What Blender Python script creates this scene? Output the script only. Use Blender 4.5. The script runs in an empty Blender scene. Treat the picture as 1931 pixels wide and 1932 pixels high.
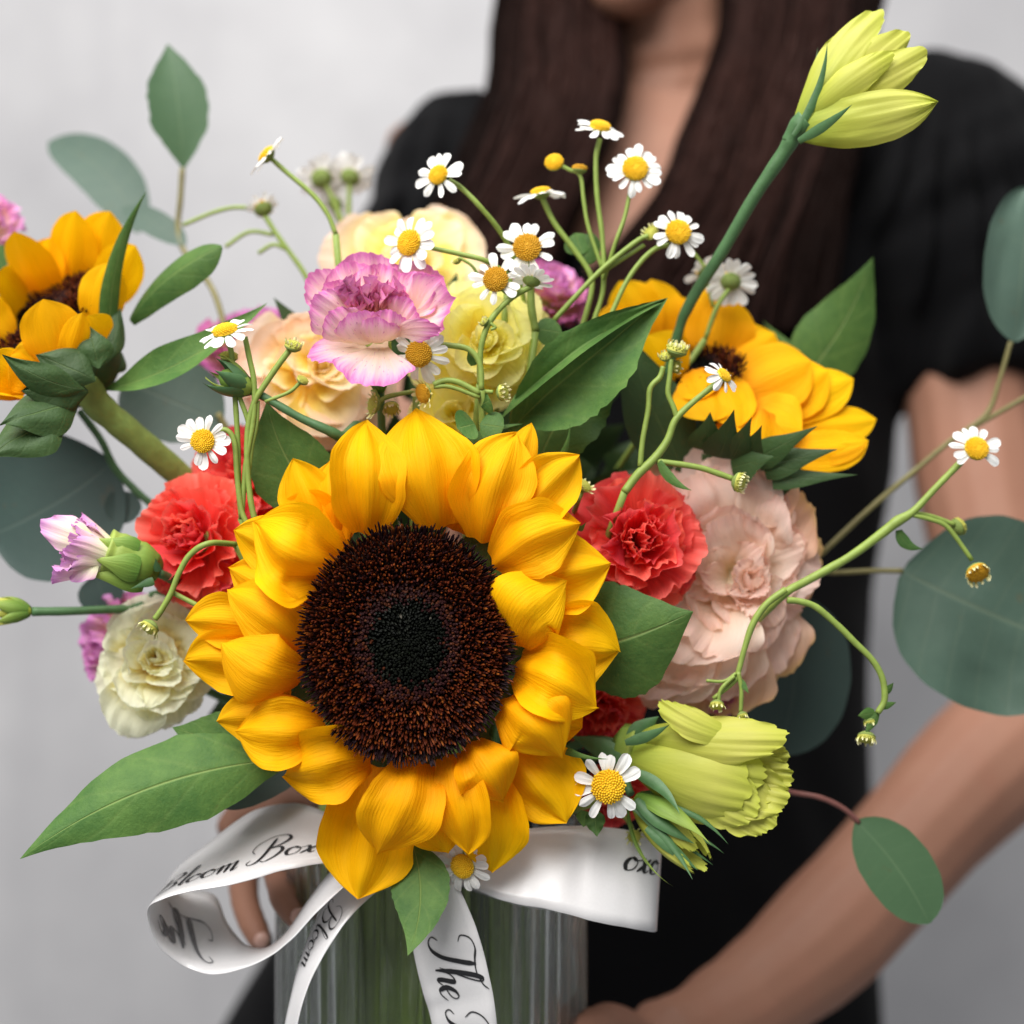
import bpy, math, random
from mathutils import Vector, Matrix, noise
R = random.Random(7)
PI = math.pi
C = bpy.context.scene.collection
sc = bpy.context.scene

# ------------------------------------------------------------------ camera, light, exposure
K = 0.366            # half-width of the view per metre of distance
ZC = 1.25            # camera height
cam = bpy.data.cameras.new('camera'); camo = bpy.data.objects.new('camera', cam); C.objects.link(camo)
camo.location = (0, 0, ZC); camo.rotation_euler = (PI/2, 0, 0)
cam.sensor_width = 36; cam.lens = 18/K; cam.clip_start = .02; cam.clip_end = 50
cam.dof.use_dof = True; cam.dof.focus_distance = .497; cam.dof.aperture_fstop = 3.9; cam.dof.aperture_blades = 7
sc.camera = camo
w = bpy.data.worlds.new('World'); sc.world = w; w.use_nodes = True
w.node_tree.nodes['Background'].inputs[0].default_value = (.95, .97, 1, 1)
w.node_tree.nodes['Background'].inputs[1].default_value = .30
def area(name, loc, tgt, size, sizey, power, col):
    l = bpy.data.lights.new(name, 'AREA'); l.shape = 'RECTANGLE'; l.size = size; l.size_y = sizey; l.energy = power; l.color = col
    o = bpy.data.objects.new(name, l); C.objects.link(o); o.location = loc
    o.rotation_euler = (Vector(tgt)-Vector(loc)).to_track_quat('-Z', 'Y').to_euler(); return o
area('window_light', (-.42, -.30, ZC+.98), (.0, .55, ZC-.05), 1.1, .9, 37, (1, .98, .95))
area('ceiling_light', (.0, .50, ZC+1.45), (.0, .66, ZC), 1.2, .8, 20, (1, .98, .96))
sc.view_settings.view_transform = 'Standard'; sc.view_settings.look = 'None'
sc.view_settings.exposure = 0.0; sc.view_settings.gamma = 1
sc.cycles.use_denoising = True; sc.cycles.max_bounces = 12; sc.cycles.diffuse_bounces = 7; sc.cycles.transparent_max_bounces = 12
sc.cycles.transmission_bounces = 10; sc.cycles.sample_clamp_indirect = 6; sc.cycles.caustics_reflective = False

# ------------------------------------------------------------------ places: a direction of view and a distance give a point
def W(u, v, d): return Vector(((u-965.5)/965.5*K*d, d, ZC-(v-966)/965.5*K*d))
def ps(d): return K*d/965.5
def tile(ox, oy, f): return lambda x, y, d: W(ox+x*f, oy+y*f, d)
SF = tile(338.2, 732.7, .49602)
TA = tile(0, 321.8, 1/3); TB = tile(643.7, 321.8, 1/3); TC = tile(1046.1, 450.9, 1/3)
TD = tile(0, 965.5, 1/3); TE = tile(965.5, 1094.6, 1/3); TF = tile(1287.3, 643.7, 1/3)
V = Vector
CAMV = V((0, -1, 0))

# ------------------------------------------------------------------ objects
def thing(name, label, cat, loc, group=None):
    o = bpy.data.objects.new(name, None); C.objects.link(o); o.location = loc; o.empty_display_size = .01
    o['label'] = label; o['category'] = cat
    if group: o['group'] = group
    return o
def mk(name, geo, mat, parent=None, root=None, smooth=True, sub=0, solid=0):
    """geo = verts (world), faces, uvs(per vertex) or None, cols or None ; root = the Empty whose place the verts are stored against"""
    vs, fs = geo[0], geo[1]; uv = geo[2] if len(geo) > 2 else None; cols = geo[3] if len(geo) > 3 else None
    off = root.location if root else V((0, 0, 0))
    me = bpy.data.meshes.new(name); me.from_pydata([tuple(v-off) for v in vs], [], fs)
    if smooth: me.polygons.foreach_set('use_smooth', [True]*len(me.polygons))
    if uv:
        l = me.uv_layers.new(name='UVMap'); idx = [0]*len(me.loops); me.loops.foreach_get('vertex_index', idx)
        flat = []
        for i in idx: flat += uv[i]
        l.data.foreach_set('uv', flat)
    if cols:
        a = me.color_attributes.new('Col', 'FLOAT_COLOR', 'POINT'); flat = []
        for c in cols: flat += [c[0], c[1], c[2], 1]
        a.data.foreach_set('color', flat)
    me.materials.append(mat); me.update()
    o = bpy.data.objects.new(name, me); C.objects.link(o)
    if parent: o.parent = parent
    if solid:
        m = o.modifiers.new('s', 'SOLIDIFY'); m.thickness = solid; m.offset = 0
    if sub:
        m = o.modifiers.new('d', 'SUBSURF'); m.levels = m.render_levels = sub
    return o
def join(geos):
    vs, fs, uv, cols = [], [], [], []
    for g in geos:
        b = len(vs); vs += g[0]; fs += [tuple(i+b for i in f) for f in g[1]]
        if len(g) > 2 and g[2]: uv += g[2]
        else: uv += [(.5, .5)]*len(g[0])
        if len(g) > 3 and g[3]: cols += g[3]
    return vs, fs, uv, (cols if len(cols) == len(vs) else None)

def lerpt(tab, t):
    if t <= tab[0][0]: return tab[0][1]
    for (a, x), (b, y) in zip(tab, tab[1:]):
        if t <= b:
            f = (t-a)/(b-a); return x+(y-x)*f
    return tab[-1][1]
def smoothtab(tab, n=41):
    vals = [lerpt(tab, i/(n-1)) for i in range(n)]
    for _ in range(3): vals = [vals[0]]+[(vals[i-1]+2*vals[i]+vals[i+1])/4 for i in range(1, n-1)]+[vals[-1]]
    return lambda t: vals[min(n-2, int(max(0, min(1, t))*(n-1)))]*(1-(max(0, min(1, t))*(n-1)-min(n-2, int(max(0, min(1, t))*(n-1))))) + vals[min(n-1, min(n-2, int(max(0, min(1, t))*(n-1)))+1)]*(max(0, min(1, t))*(n-1)-min(n-2, int(max(0, min(1, t))*(n-1))))
P_SUN = smoothtab([(0, .42), (.12, .66), (.32, .93), (.52, 1), (.7, .94), (.84, .72), (.93, .42), (.975, .17), (1, .01)], 61)
P_DAISY = smoothtab([(0, .5), (.2, .72), (.6, 1), (.85, .92), (.95, .62), (1, .2)])
P_LEAF = smoothtab([(0, .06), (.08, .3), (.22, .78), (.36, 1), (.52, .94), (.7, .66), (.85, .32), (.94, .12), (1, .005)])
P_NARROW = smoothtab([(0, .5), (.2, .9), (.4, 1), (.7, .6), (.9, .2), (1, .02)])
P_ROUND = smoothtab([(0, .06), (.05, .38), (.15, .7), (.3, .93), (.5, 1), (.7, .93), (.85, .72), (.95, .42), (1, .05)], 61)
P_BRACT = smoothtab([(0, .8), (.15, 1), (.35, .85), (.6, .45), (.85, .15), (1, .01)])
P_FAN = smoothtab([(0, .16), (.2, .2), (.4, .42), (.65, .8), (.85, 1), (1, 1)])
P_LIS = smoothtab([(0, .3), (.2, .55), (.45, .85), (.7, 1), (.9, .98), (1, .9)])

def petal(B, T, w, N=None, prof=P_SUN, bend=0, side=0, cup=0, twist=0, curl=0, groove=0, crease=0, wav=0, wn=2, nu=22, nv=12, rnd=0, ruf=0, rn=3, serr=0, rng=R, marg=False, jag=0, curl2=0, frill=0, fn=8, nz=0, edge=0, asym=0):
    """a sheet from base B to tip T facing N: bend = rise of the middle towards N / length, cup = radians the edge turns towards N"""
    B, T = V(B), V(T); N = V(N or CAMV)
    D = T-B; L = D.length; d = D/L
    N = (N-d*N.dot(d)).normalized(); S = d.cross(N)
    M = (B+T)/2+N*(2*bend*L)+S*(2*side*L)
    ph, ph2, ph3 = rng.uniform(0, 6.3), rng.uniform(0, 6.3), rng.uniform(0, 6.3)
    sr = [rng.uniform(-1, 1) for _ in range(nv+1)]
    jl = [rng.uniform(-1, 1) for _ in range(nu+1)]; jr = [rng.uniform(-1, 1) for _ in range(nu+1)]
    so = rng.uniform(0, 60); el_, er_ = edge*rng.uniform(-.6, 1), edge*rng.uniform(-.6, 1)
    def Cc(t): return B*(1-t)**2+M*(2*t*(1-t))+T*t*t+N*(curl*L*t**4)
    vs, uv, fs = [], [], []
    for i in range(nu+1):
        t = i/nu
        for j in range(nv+1):
            s = -1+2*j/nv
            te = t*(1-rnd*s*s*t)
            if serr and t > .8: te += serr*sr[j]*((t-.8)/.2)
            c = Cc(te); tg = (Cc(te+.01)-Cc(te-.01)).normalized()
            s0 = (S-tg*S.dot(tg)).normalized(); n0 = s0.cross(tg)
            if n0.dot(N) < 0 and abs(curl2) < .01: n0 = n0 if n0.dot(N) > -.9 else -n0
            if twist:
                q = Matrix.Rotation(twist*t, 3, tg); s0 = q @ s0; n0 = q @ n0
            h = w/2*prof(t)
            if asym: h *= 1+asym*noise.noise(V((t*2.6, so+(5 if s > 0 else 0), 0)))*2*abs(s)
            if jag: h *= 1+jag*(jl[i] if s < 0 else jr[i])*(abs(s) > .95)
            k = cup
            if abs(k) > 1e-3: x = h*math.sin(k*s)/k; z = h*(1-math.cos(k*s))/k
            else: x = h*s; z = 0
            z += crease*h*abs(s)+groove*h*(math.cos(2*PI*s)-1)*.5
            if edge: z += (el_ if s < 0 else er_)*h*max(0, (abs(s)-.45)/.55)**2*math.sin(PI*min(1, t*1.15))
            if nz: z += nz*w*noise.noise(V((t*2.4, s*1.3, so)))*min(1, t*3)*2+nz*.35*w*noise.noise(V((t*4, s*5, so)))*min(1, t*3)*2
            if wav: z += wav*w*abs(s)**2*math.sin(2*PI*wn*t+ph+(1.7 if s > 0 else 0))*(t**.5)*(1-t**4)
            if ruf:
                r = math.sin(PI*rn*s+ph)+.55*math.sin(PI*rn*2.3*s+ph2+2*t)+.3*math.sin(PI*rn*4.1*s+ph3)
                z += ruf*w*t**2.2*r*.5
            if frill: z += frill*w*t**5*(math.sin(PI*fn*s+ph2)+.6*math.sin(PI*fn*1.7*s+ph))*.5
            vs.append(c+s0*x+n0*z)
            m = max(t, (.15+.85*abs(s)**2)*min(1, t*1.15)) if marg else t
            uv.append((m, j/nv))
    for i in range(nu):
        for j in range(nv):
            a = i*(nv+1)+j; fs.append((a, a+1, a+nv+2, a+nv+1))
    return vs, fs, uv

def crom(P, n):
    """Catmull-Rom through P (Vectors or tuples of floats as Vector), n steps per span"""
    P = [V(p) for p in P]; Q = [P[0]*2-P[1]]+P+[P[-1]*2-P[-2]]; out = []
    for i in range(1, len(Q)-2):
        a, b, c, d = Q[i-1], Q[i], Q[i+1], Q[i+2]
        for k in range(n):
            t = k/n; out.append(.5*((2*b)+(c-a)*t+(2*a-5*b+4*c-d)*t*t+(3*b-a-3*c+d)*t**3))
    out.append(P[-1]); return out
def tube(P, r, n=6, ns=8, ell=1.0, cap=True):
    """round tube along P; r = one radius or a list of radii at the points of P"""
    pts = crom(P, n) if n > 1 else [V(p) for p in P]
    rr = r if isinstance(r, (list, tuple)) else [r]*len(P)
    rad = [lerpt([(i/(len(rr)-1), x) for i, x in enumerate(rr)], k/(len(pts)-1)) for k in range(len(pts))]
    vs, fs, uv = [], [], []
    t0 = (pts[1]-pts[0]).normalized(); up = V((0, 0, 1)) if abs(t0.z) < .9 else V((1, 0, 0))
    x = t0.cross(up).normalized()
    for k, p in enumerate(pts):
        t = (pts[min(k+1, len(pts)-1)]-pts[max(k-1, 0)]).normalized()
        x = (x-t*x.dot(t)).normalized(); y = t.cross(x)
        for j in range(ns):
            a = 2*PI*j/ns; vs.append(p+(x*math.cos(a)+y*math.sin(a)*ell)*rad[k]*(1+.10*noise.noise(p*260))); uv.append((k/(len(pts)-1), j/ns))
    m = len(pts)
    for k in range(m-1):
        for j in range(ns):
            fs.append((k*ns+j, k*ns+(j+1) % ns, (k+1)*ns+(j+1) % ns, (k+1)*ns+j))
    if cap: fs.append(tuple(range(ns-1, -1, -1))); fs.append(tuple((m-1)*ns+j for j in range(ns)))
    return vs, fs, uv
def ball(c, r, nu=10, nv=8, axis=None, sq=1.0, lo=0.0):
    """ellipsoid (or a dome from lo) with pole along axis"""
    z = (axis or V((0, 0, 1))).normalized(); x = z.orthogonal().normalized(); y = z.cross(x)
    vs, fs, uv = [], [], []
    for i in range(nv+1):
        th = PI*(1-lo)*i/nv
        for j in range(nu):
            a = 2*PI*j/nu; vs.append(c+(x*math.cos(a)+y*math.sin(a))*r*math.sin(th)+z*(r*sq*math.cos(th))); uv.append((i/nv, j/nu))
    for i in range(nv):
        for j in range(nu): fs.append((i*nu+j, i*nu+(j+1) % nu, (i+1)*nu+(j+1) % nu, (i+1)*nu+j))
    return vs, fs, uv

# ------------------------------------------------------------------ materials
class NT:
    def __init__(s, name):
        s.m = bpy.data.materials.new(name); s.m.use_nodes = True; s.t = s.m.node_tree; s.t.nodes.clear()
    def n(s, ty, props=None, **k):
        nd = s.t.nodes.new(ty)
        for a, b in (props or {}).items(): setattr(nd, a, b)
        for a, b in k.items():
            i = nd.inputs[int(a[1:])] if a[0] == 'i' and a[1:].isdigit() else nd.inputs[a.replace('_', ' ')]
            if hasattr(b, 'is_output'): s.t.links.new(b, i)
            else: i.default_value = b
        return nd
    def math(s, op, a, b=0, c=0): return s.n('ShaderNodeMath', {'operation': op}, i0=a, i1=b, i2=c).outputs[0]
    def mix(s, f, a, b, mode='MIX'):
        nd = s.n('ShaderNodeMix', {'data_type': 'RGBA', 'blend_type': mode}); 
        for i, x in ((0, f), (6, a), (7, b)):
            if hasattr(x, 'is_output'): s.t.links.new(x, nd.inputs[i])
            else: nd.inputs[i].default_value = x if i == 0 else (tuple(x)+(1,))[:4]
        return nd.outputs[2]
    def ramp(s, f, stops, interp='LINEAR'):
        nd = s.n('ShaderNodeValToRGB', i0=f); cr = nd.color_ramp; cr.interpolation = interp
        while len(cr.elements) < len(stops): cr.elements.new(.5)
        for e, (p, c) in zip(cr.elements, stops): e.position = p; e.color = (tuple(c)+(1,))[:4]
        return nd.outputs[0]
    def noise(s, vec, scale, detail=3, rough=.55): return s.n('ShaderNodeTexNoise', Vector=vec, Scale=scale, Detail=detail, Roughness=rough).outputs[0]
    def out(s, sh): s.n('ShaderNodeOutputMaterial', Surface=sh); return s.m
    def bsdf(s, col, rough=.5, bump=None, bs=.3, bd=.001, spec=.5, **k):
        p = s.n('ShaderNodeBsdfPrincipled', Base_Color=col if hasattr(col, 'is_output') else (tuple(col)+(1,))[:4], Roughness=rough, **k)
        p.inputs['Specular IOR Level'].default_value = spec
        nb = None
        if bump is not None:
            nb = s.n('ShaderNodeBump', Strength=bs, Distance=bd, Height=bump).outputs[0]; s.t.links.new(nb, p.inputs['Normal'])
        return p.outputs[0], nb
    def leafy(s, col, rough, trans, bump=None, bs=.3, bd=.001, tcol=None, spec=.35):
        a, nb = s.bsdf(col, rough, bump, bs, bd, spec)
        t = s.n('ShaderNodeBsdfTranslucent', Color=(tcol if tcol is not None else col))
        if nb: s.t.links.new(nb, t.inputs['Normal'])
        m = s.n('ShaderNodeMixShader', i0=trans, i1=a, i2=t.outputs[0]); return s.out(m.outputs[0])

def petal_mat(name, stops, trans=.3, rough=.5, ragged=.0, streak=.25, sfreq=26, bump=.25, var=.06, spots=None, spec=.3):
    k = NT(name); uv = k.n('ShaderNodeUVMap').outputs[0]; sp = k.n('ShaderNodeSeparateXYZ', i0=uv)
    t, s = sp.outputs[0], sp.outputs[1]
    rnd = k.n('ShaderNodeObjectInfo').outputs['Random']
    vec = k.n('ShaderNodeCombineXYZ', X=k.math('MULTIPLY', t, 2.2), Y=k.math('MULTIPLY', s, sfreq), Z=k.math('MULTIPLY', rnd, 37)).outputs[0]
    ns = k.noise(vec, 1.0, 4, .6)
    tt = k.math('ADD', t, k.math('MULTIPLY', k.math('SUBTRACT', ns, .5), ragged)) if ragged else t
    col = k.ramp(tt, stops)
    lo = 1-streak; f = k.math('ADD', k.math('MULTIPLY', ns, 2*streak), lo)
    col = k.mix(1.0, col, k.n('ShaderNodeCombineColor', Red=f, Green=f, Blue=f).outputs[0], 'MULTIPLY')
    if spots:
        sn = k.noise(k.n('ShaderNodeCombineXYZ', X=k.math('MULTIPLY', t, 9), Y=k.math('MULTIPLY', s, 34), Z=k.math('MULTIPLY', rnd, 11)).outputs[0], 1, 2)
        col = k.mix(k.ramp(sn, [(0, (0, 0, 0)), (.66, (0, 0, 0)), (.72, (1, 1, 1))]), col, spots)
    hv = k.n('ShaderNodeHueSaturation', Hue=k.math('ADD', .5, k.math('MULTIPLY', k.math('SUBTRACT', rnd, .5), var*.25)), Value=k.math('ADD', 1, k.math('MULTIPLY', k.math('SUBTRACT', rnd, .5), var*2)), Color=col)
    return k.leafy(hv.outputs[0], rough, trans, ns, bump, .0012, spec=spec)

def leaf_mat(name, base, dark, vein, trans=.2, rough=.5, nv=5.5, vs=.5, bump=.5, spec=.4, mott=.6, slope=1.1):
    k = NT(name); uv = k.n('ShaderNodeUVMap').outputs[0]; sp = k.n('ShaderNodeSeparateXYZ', i0=uv)
    t, s = sp.outputs[0], k.math('ABSOLUTE', k.math('SUBTRACT', k.math('MULTIPLY', sp.outputs[1], 2), 1))
    co = k.n('ShaderNodeTexCoord').outputs['Object']
    nz = k.math('ADD', k.math('MULTIPLY', k.noise(co, 45, 4), .6), k.math('MULTIPLY', k.noise(co, 260, 5, .7), .4)); fine = k.math('ADD', k.noise(co, 900, 3), k.noise(co, 240, 3))
    a = k.math('FRACT', k.math('SUBTRACT', k.math('ADD', k.math('MULTIPLY', t, nv), k.math('MULTIPLY', nz, .35)), k.math('MULTIPLY', s, slope)))
    side = k.math('ABSOLUTE', k.math('SUBTRACT', a, .5))
    sv = k.ramp(side, [(0, (1, 1, 1)), (.05, (.45, .45, .45)), (.11, (0, 0, 0))])
    mv = k.ramp(s, [(0, (1, 1, 1)), (.014, (.7, .7, .7)), (.04, (0, 0, 0))])
    v = k.math('MAXIMUM', k.math('MULTIPLY', sv, vs), mv)
    col = k.mix(k.math('MULTIPLY', k.ramp(nz, [(.38, (0, 0, 0)), (.62, (1, 1, 1))]), mott), base, dark)
    col = k.mix(k.math('MULTIPLY', v, .75), col, vein)
    sp_ = k.noise(co, 120, 2, .4); col = k.mix(k.math('MULTIPLY', k.ramp(sp_, [(0, (0, 0, 0)), (.70, (0, 0, 0)), (.74, (1, 1, 1))]), .45), col, tuple(x*.5+y for x, y in zip(base, (.05, .03, .01))))
    rnd = k.n('ShaderNodeObjectInfo').outputs['Random']
    hv = k.n('ShaderNodeHueSaturation', Value=k.math('ADD', .85, k.math('MULTIPLY', rnd, .3)), Color=col).outputs[0]
    h = k.math('ADD', k.math('MULTIPLY', v, -.8), k.math('MULTIPLY', fine, .45))
    return k.leafy(hv, rough, trans, h, bump, .0009, spec=spec)
def plain(name, col, rough=.5, nscale=200, var=.25, trans=0, bump=.2, spec=.4, **kw):
    k = NT(name); co = k.n('ShaderNodeTexCoord').outputs['Object']; nz = k.noise(co, nscale, 4)
    c = k.mix(nz, tuple(x*(1-var) for x in col), tuple(min(1, x*(1+var)) for x in col))
    if trans: return k.leafy(c, rough, trans, nz, bump, .0008, spec=spec)
    return k.out(k.bsdf(c, rough, nz, bump, .0008, spec, **kw)[0])

YEL = petal_mat('sunflower_petal_yellow', [(0, (.80, .29, .001)), (.2, (.92, .40, .001)), (.5, (.97, .49, .001)), (1, (.98, .53, .002))], trans=.36, streak=.13, sfreq=34, bump=.45, rough=.6, var=.05, spec=.12)
WHT = petal_mat('daisy_white', [(0, (.78, .8, .62)), (.2, (.86, .86, .83)), (1, (.88, .88, .87))], trans=.25, streak=.06, sfreq=9, bump=.3, var=.03)
GRN = leaf_mat('sunflower_leaf_green', (.095, .185, .04), (.045, .115, .025), (.22, .30, .09), trans=.16, rough=.6, nv=4.2, vs=.16, mott=.9, spec=.25)
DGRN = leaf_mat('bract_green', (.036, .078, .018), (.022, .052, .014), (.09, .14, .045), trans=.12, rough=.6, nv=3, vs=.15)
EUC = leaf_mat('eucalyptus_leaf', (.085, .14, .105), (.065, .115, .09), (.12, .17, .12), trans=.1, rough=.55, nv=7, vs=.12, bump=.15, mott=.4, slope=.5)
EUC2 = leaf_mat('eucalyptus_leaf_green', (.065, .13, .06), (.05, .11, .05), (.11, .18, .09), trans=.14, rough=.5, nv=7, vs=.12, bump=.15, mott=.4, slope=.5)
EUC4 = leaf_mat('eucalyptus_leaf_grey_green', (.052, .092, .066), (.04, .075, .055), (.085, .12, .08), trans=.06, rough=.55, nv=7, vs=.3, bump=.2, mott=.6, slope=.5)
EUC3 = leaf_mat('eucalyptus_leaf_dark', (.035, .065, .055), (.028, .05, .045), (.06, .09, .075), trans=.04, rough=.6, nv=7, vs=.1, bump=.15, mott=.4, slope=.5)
STEM = plain('stem_green', (.24, .33, .065), .5, 300, .25, trans=.08)
STEM2 = plain('stem_dark_green', (.06, .14, .05), .5, 300, .25)
STEMB = plain('twig_brown', (.17, .15, .05), .5, 200, .4)
STEMR = plain('twig_red', (.16, .06, .05), .5, 200, .3)
STEMS = plain('sunflower_stem_green', (.19, .27, .06), .7, 260, .35, bump=.6)
CALYX = plain('daisy_calyx', (.22, .30, .07), .6, 900, .35, bump=.5)
DISC = plain('daisy_disc_yellow', (.82, .50, .008), .6, 900, .15, bump=.3)
DISCO = plain('daisy_disc_old', (.58, .30, .006), .6, 900, .3, bump=.3)
BUDD = plain('daisy_bud_green_yellow', (.46, .46, .08), .6, 900, .3, bump=.3)
BUDY = petal_mat('daisy_bud_pale', [(0, (.42, .46, .09)), (.5, (.66, .64, .22)), (1, (.82, .78, .5))], trans=.15, streak=.1)
PUR = petal_mat('carnation_cream_with_purple_edge', [(0, (.95, .76, .50)), (.4, (.94, .72, .58)), (.70, (.91, .60, .64)), (.85, (.84, .40, .62)), (.97, (.70, .19, .50)), (1, (.72, .22, .52))], trans=.34, ragged=.5, streak=.14, sfreq=24, bump=.4, var=.05, spots=(.6, .2, .42))
PURC = petal_mat('carnation_rose_centre', [(0, (.88, .52, .48)), (.5, (.88, .48, .52)), (.85, (.82, .32, .50)), (1, (.72, .22, .49))], trans=.42, ragged=.3, streak=.15, sfreq=24, bump=.4)
PURL = petal_mat('carnation_soft_mauve_edge', [(0, (.9, .7, .46)), (.5, (.88, .62, .5)), (.75, (.84, .48, .58)), (.92, (.72, .3, .62)), (1, (.7, .28, .6))], trans=.32, ragged=.4, streak=.1, sfreq=24, bump=.4)
MAUV = petal_mat('carnation_mauve_faded', [(0, (.7, .5, .2)), (.5, (.66, .38, .26)), (.78, (.55, .19, .28)), (1, (.5, .12, .34))], trans=.2, ragged=.4, streak=.15)
RED = petal_mat('carnation_coral_red', [(0, (.78, .04, .035)), (.5, (.87, .08, .075)), (.85, (.91, .125, .11)), (1, (.92, .18, .15))], trans=.44, ragged=.15, streak=.16, sfreq=20, bump=.5, var=.08)
PNK = petal_mat('lisianthus_peach_pink', [(0, (.96, .85, .60)), (.35, (.98, .86, .72)), (.75, (.98, .81, .71)), (.93, (.97, .73, .64)), (1, (.96, .72, .60))], trans=.55, ragged=.2, streak=.07, sfreq=30, bump=.45, var=.05)
PNKO = petal_mat('lisianthus_outer_tan', [(0, (.93, .80, .50)), (.5, (.95, .70, .54)), (.85, (.92, .58, .38)), (1, (.84, .55, .22))], trans=.45, ragged=.2, streak=.08, sfreq=40, bump=.5, var=.05)
LEM = petal_mat('lisianthus_lemon', [(0, (.95, .80, .07)), (.4, (.98, .91, .22)), (.8, (.98, .95, .40)), (1, (.98, .94, .40))], trans=.55, ragged=.15, streak=.07, sfreq=24, bump=.4)
CRM = petal_mat('lisianthus_cream_white', [(0, (.95, .72, .18)), (.4, (.96, .86, .42)), (.65, (.96, .95, .72)), (1, (.95, .96, .76))], trans=.46, ragged=.3, streak=.06, sfreq=24, bump=.45)
PCH = petal_mat('lisianthus_peach_yellow', [(0, (.93, .62, .05)), (.4, (.96, .80, .20)), (.75, (.97, .84, .50)), (1, (.96, .76, .56))], trans=.5, ragged=.25, streak=.08, sfreq=24, bump=.45)
PCHO = petal_mat('lisianthus_pale_peach', [(0, (.95, .74, .30)), (.4, (.96, .78, .48)), (.8, (.95, .74, .60)), (1, (.93, .66, .48))], trans=.46, ragged=.25, streak=.06, sfreq=24, bump=.4)
LIME = petal_mat('lisianthus_bud_lime', [(0, (.30, .38, .045)), (.35, (.48, .51, .07)), (.75, (.60, .60, .12)), (1, (.54, .58, .08))], trans=.34, ragged=.2, streak=.06, sfreq=12, bump=.15, var=.03)
BUDG = petal_mat('bud_green', [(0, (.10, .20, .03)), (.5, (.20, .30, .05)), (1, (.32, .40, .08))], trans=.15, streak=.2, sfreq=14)
BUDP = petal_mat('bud_cream_mauve', [(0, (.55, .62, .28)), (.45, (.82, .76, .56)), (.8, (.78, .5, .62)), (1, (.62, .26, .6))], trans=.25, ragged=.4, streak=.1)
def floret_mat():
    k = NT('sunflower_disc_florets'); a = k.n('ShaderNodeVertexColor', {'layer_name': 'Col'}).outputs[0]
    return k.out(k.bsdf(a, .6, spec=.12)[0])
FLOR = floret_mat()
def clear(name, col, rough, ior, part):
    k = NT(name); g = k.n('ShaderNodeBsdfPrincipled', Base_Color=col, Roughness=rough, IOR=ior); g.inputs['Transmission Weight'].default_value = 1
    t = k.n('ShaderNodeBsdfTransparent', Color=col); m = k.n('ShaderNodeMixShader', i0=part, i1=t.outputs[0], i2=g.outputs[0]); return k.out(m.outputs[0])
def glass(): return clear('vase_glass', (.96, .98, .97, 1), .02, 1.45, .85)
def water(): return clear('vase_water', (.95, .98, .93, 1), 0, 1.33, .35)
GLASS = glass(); WATER = water()
def satin():
    k = NT('white_satin'); uv = k.n('ShaderNodeUVMap').outputs[0]
    w_ = k.noise(k.n('ShaderNodeMapping', Vector=uv, Scale=(900, 30, 1)).outputs[0], 1, 2)
    return k.leafy(k.mix(w_, (.74, .73, .735), (.80, .79, .80)), .30, .15, w_, .10, .0004, spec=.8)
SATIN = satin()
INK = plain('black_ink', (.012, .012, .014), .5, 500, .2)
INKG = plain('ink_showing_through', (.16, .16, .17), .5, 500, .2)
def skin():
    k = NT('skin'); co = k.n('ShaderNodeTexCoord').outputs['Object']; nz = k.noise(co, 18, 4); f = k.noise(co, 420, 3)
    c = k.mix(nz, (.265, .125, .080), (.355, .182, .122)); c = k.mix(k.math('MULTIPLY', k.ramp(k.noise(co, 55, 4), [(.45, (0, 0, 0)), (.75, (1, 1, 1))]), .30), c, (.30, .125, .08))
    p, _ = k.bsdf(c, .58, f, .35, .0008, .28); return k.out(p)
SKIN = skin()
HAIR = plain('hair_dark_brown', (.0062, .0026, .0019), .6, 14, .6, bump=0, spec=.04)
HAIR2 = plain('hair_reddish_brown', (.024, .008, .0055), .5, 14, .5, bump=0, spec=.10)
def cloth():
    k = NT('black_cloth'); co = k.n('ShaderNodeTexCoord').outputs['Object']; nz = k.noise(co, 9, 4); f = k.noise(co, 900, 2)
    p, _ = k.bsdf(k.mix(nz, (.0022, .0022, .0026), (.004, .004, .0047)), .85, f, .3, .0006, .06, Sheen_Weight=.025, Sheen_Roughness=.5); return k.out(p)
CLOTH = cloth()
def wallm():
    k = NT('grey_plaster'); co = k.n('ShaderNodeTexCoord').outputs['Object']; a = k.noise(co, 2.6, 5, .6); b = k.noise(co, 160, 4)
    st = k.noise(k.n('ShaderNodeMapping', Vector=co, Scale=(9, 1, 1.3)).outputs[0], 1, 4)
    c = k.mix(k.ramp(a, [(.36, (0, 0, 0)), (.66, (1, 1, 1))]), (.43, .425, .44), (.56, .555, .565))
    c = k.mix(k.math('MULTIPLY', k.ramp(st, [(.55, (0, 0, 0)), (.75, (1, 1, 1))]), .45), c, (.385, .38, .40))
    h = k.math('ADD', k.math('MULTIPLY', a, .7), k.math('MULTIPLY', b, .12))
    return k.out(k.bsdf(c, .75, h, .25, .006, .3)[0])
WALL = wallm()
# ------------------------------------------------------------------ the wall
def box(lo, hi):
    (a, b, c), (d, e, f) = lo, hi
    vs = [V(p) for p in ((a, b, c), (d, b, c), (d, e, c), (a, e, c), (a, b, f), (d, b, f), (d, e, f), (a, e, f))]
    return vs, [(0, 3, 2, 1), (4, 5, 6, 7), (0, 1, 5, 4), (1, 2, 6, 5), (2, 3, 7, 6), (3, 0, 4, 7)]
o = mk('wall', box((-2.6, 1.55, ZC-1.25), (2.6, 1.67, ZC+1.6)), WALL, smooth=False); o['kind'] = 'structure'; o['label'] = 'pale grey plaster wall out of focus behind the person'

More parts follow.
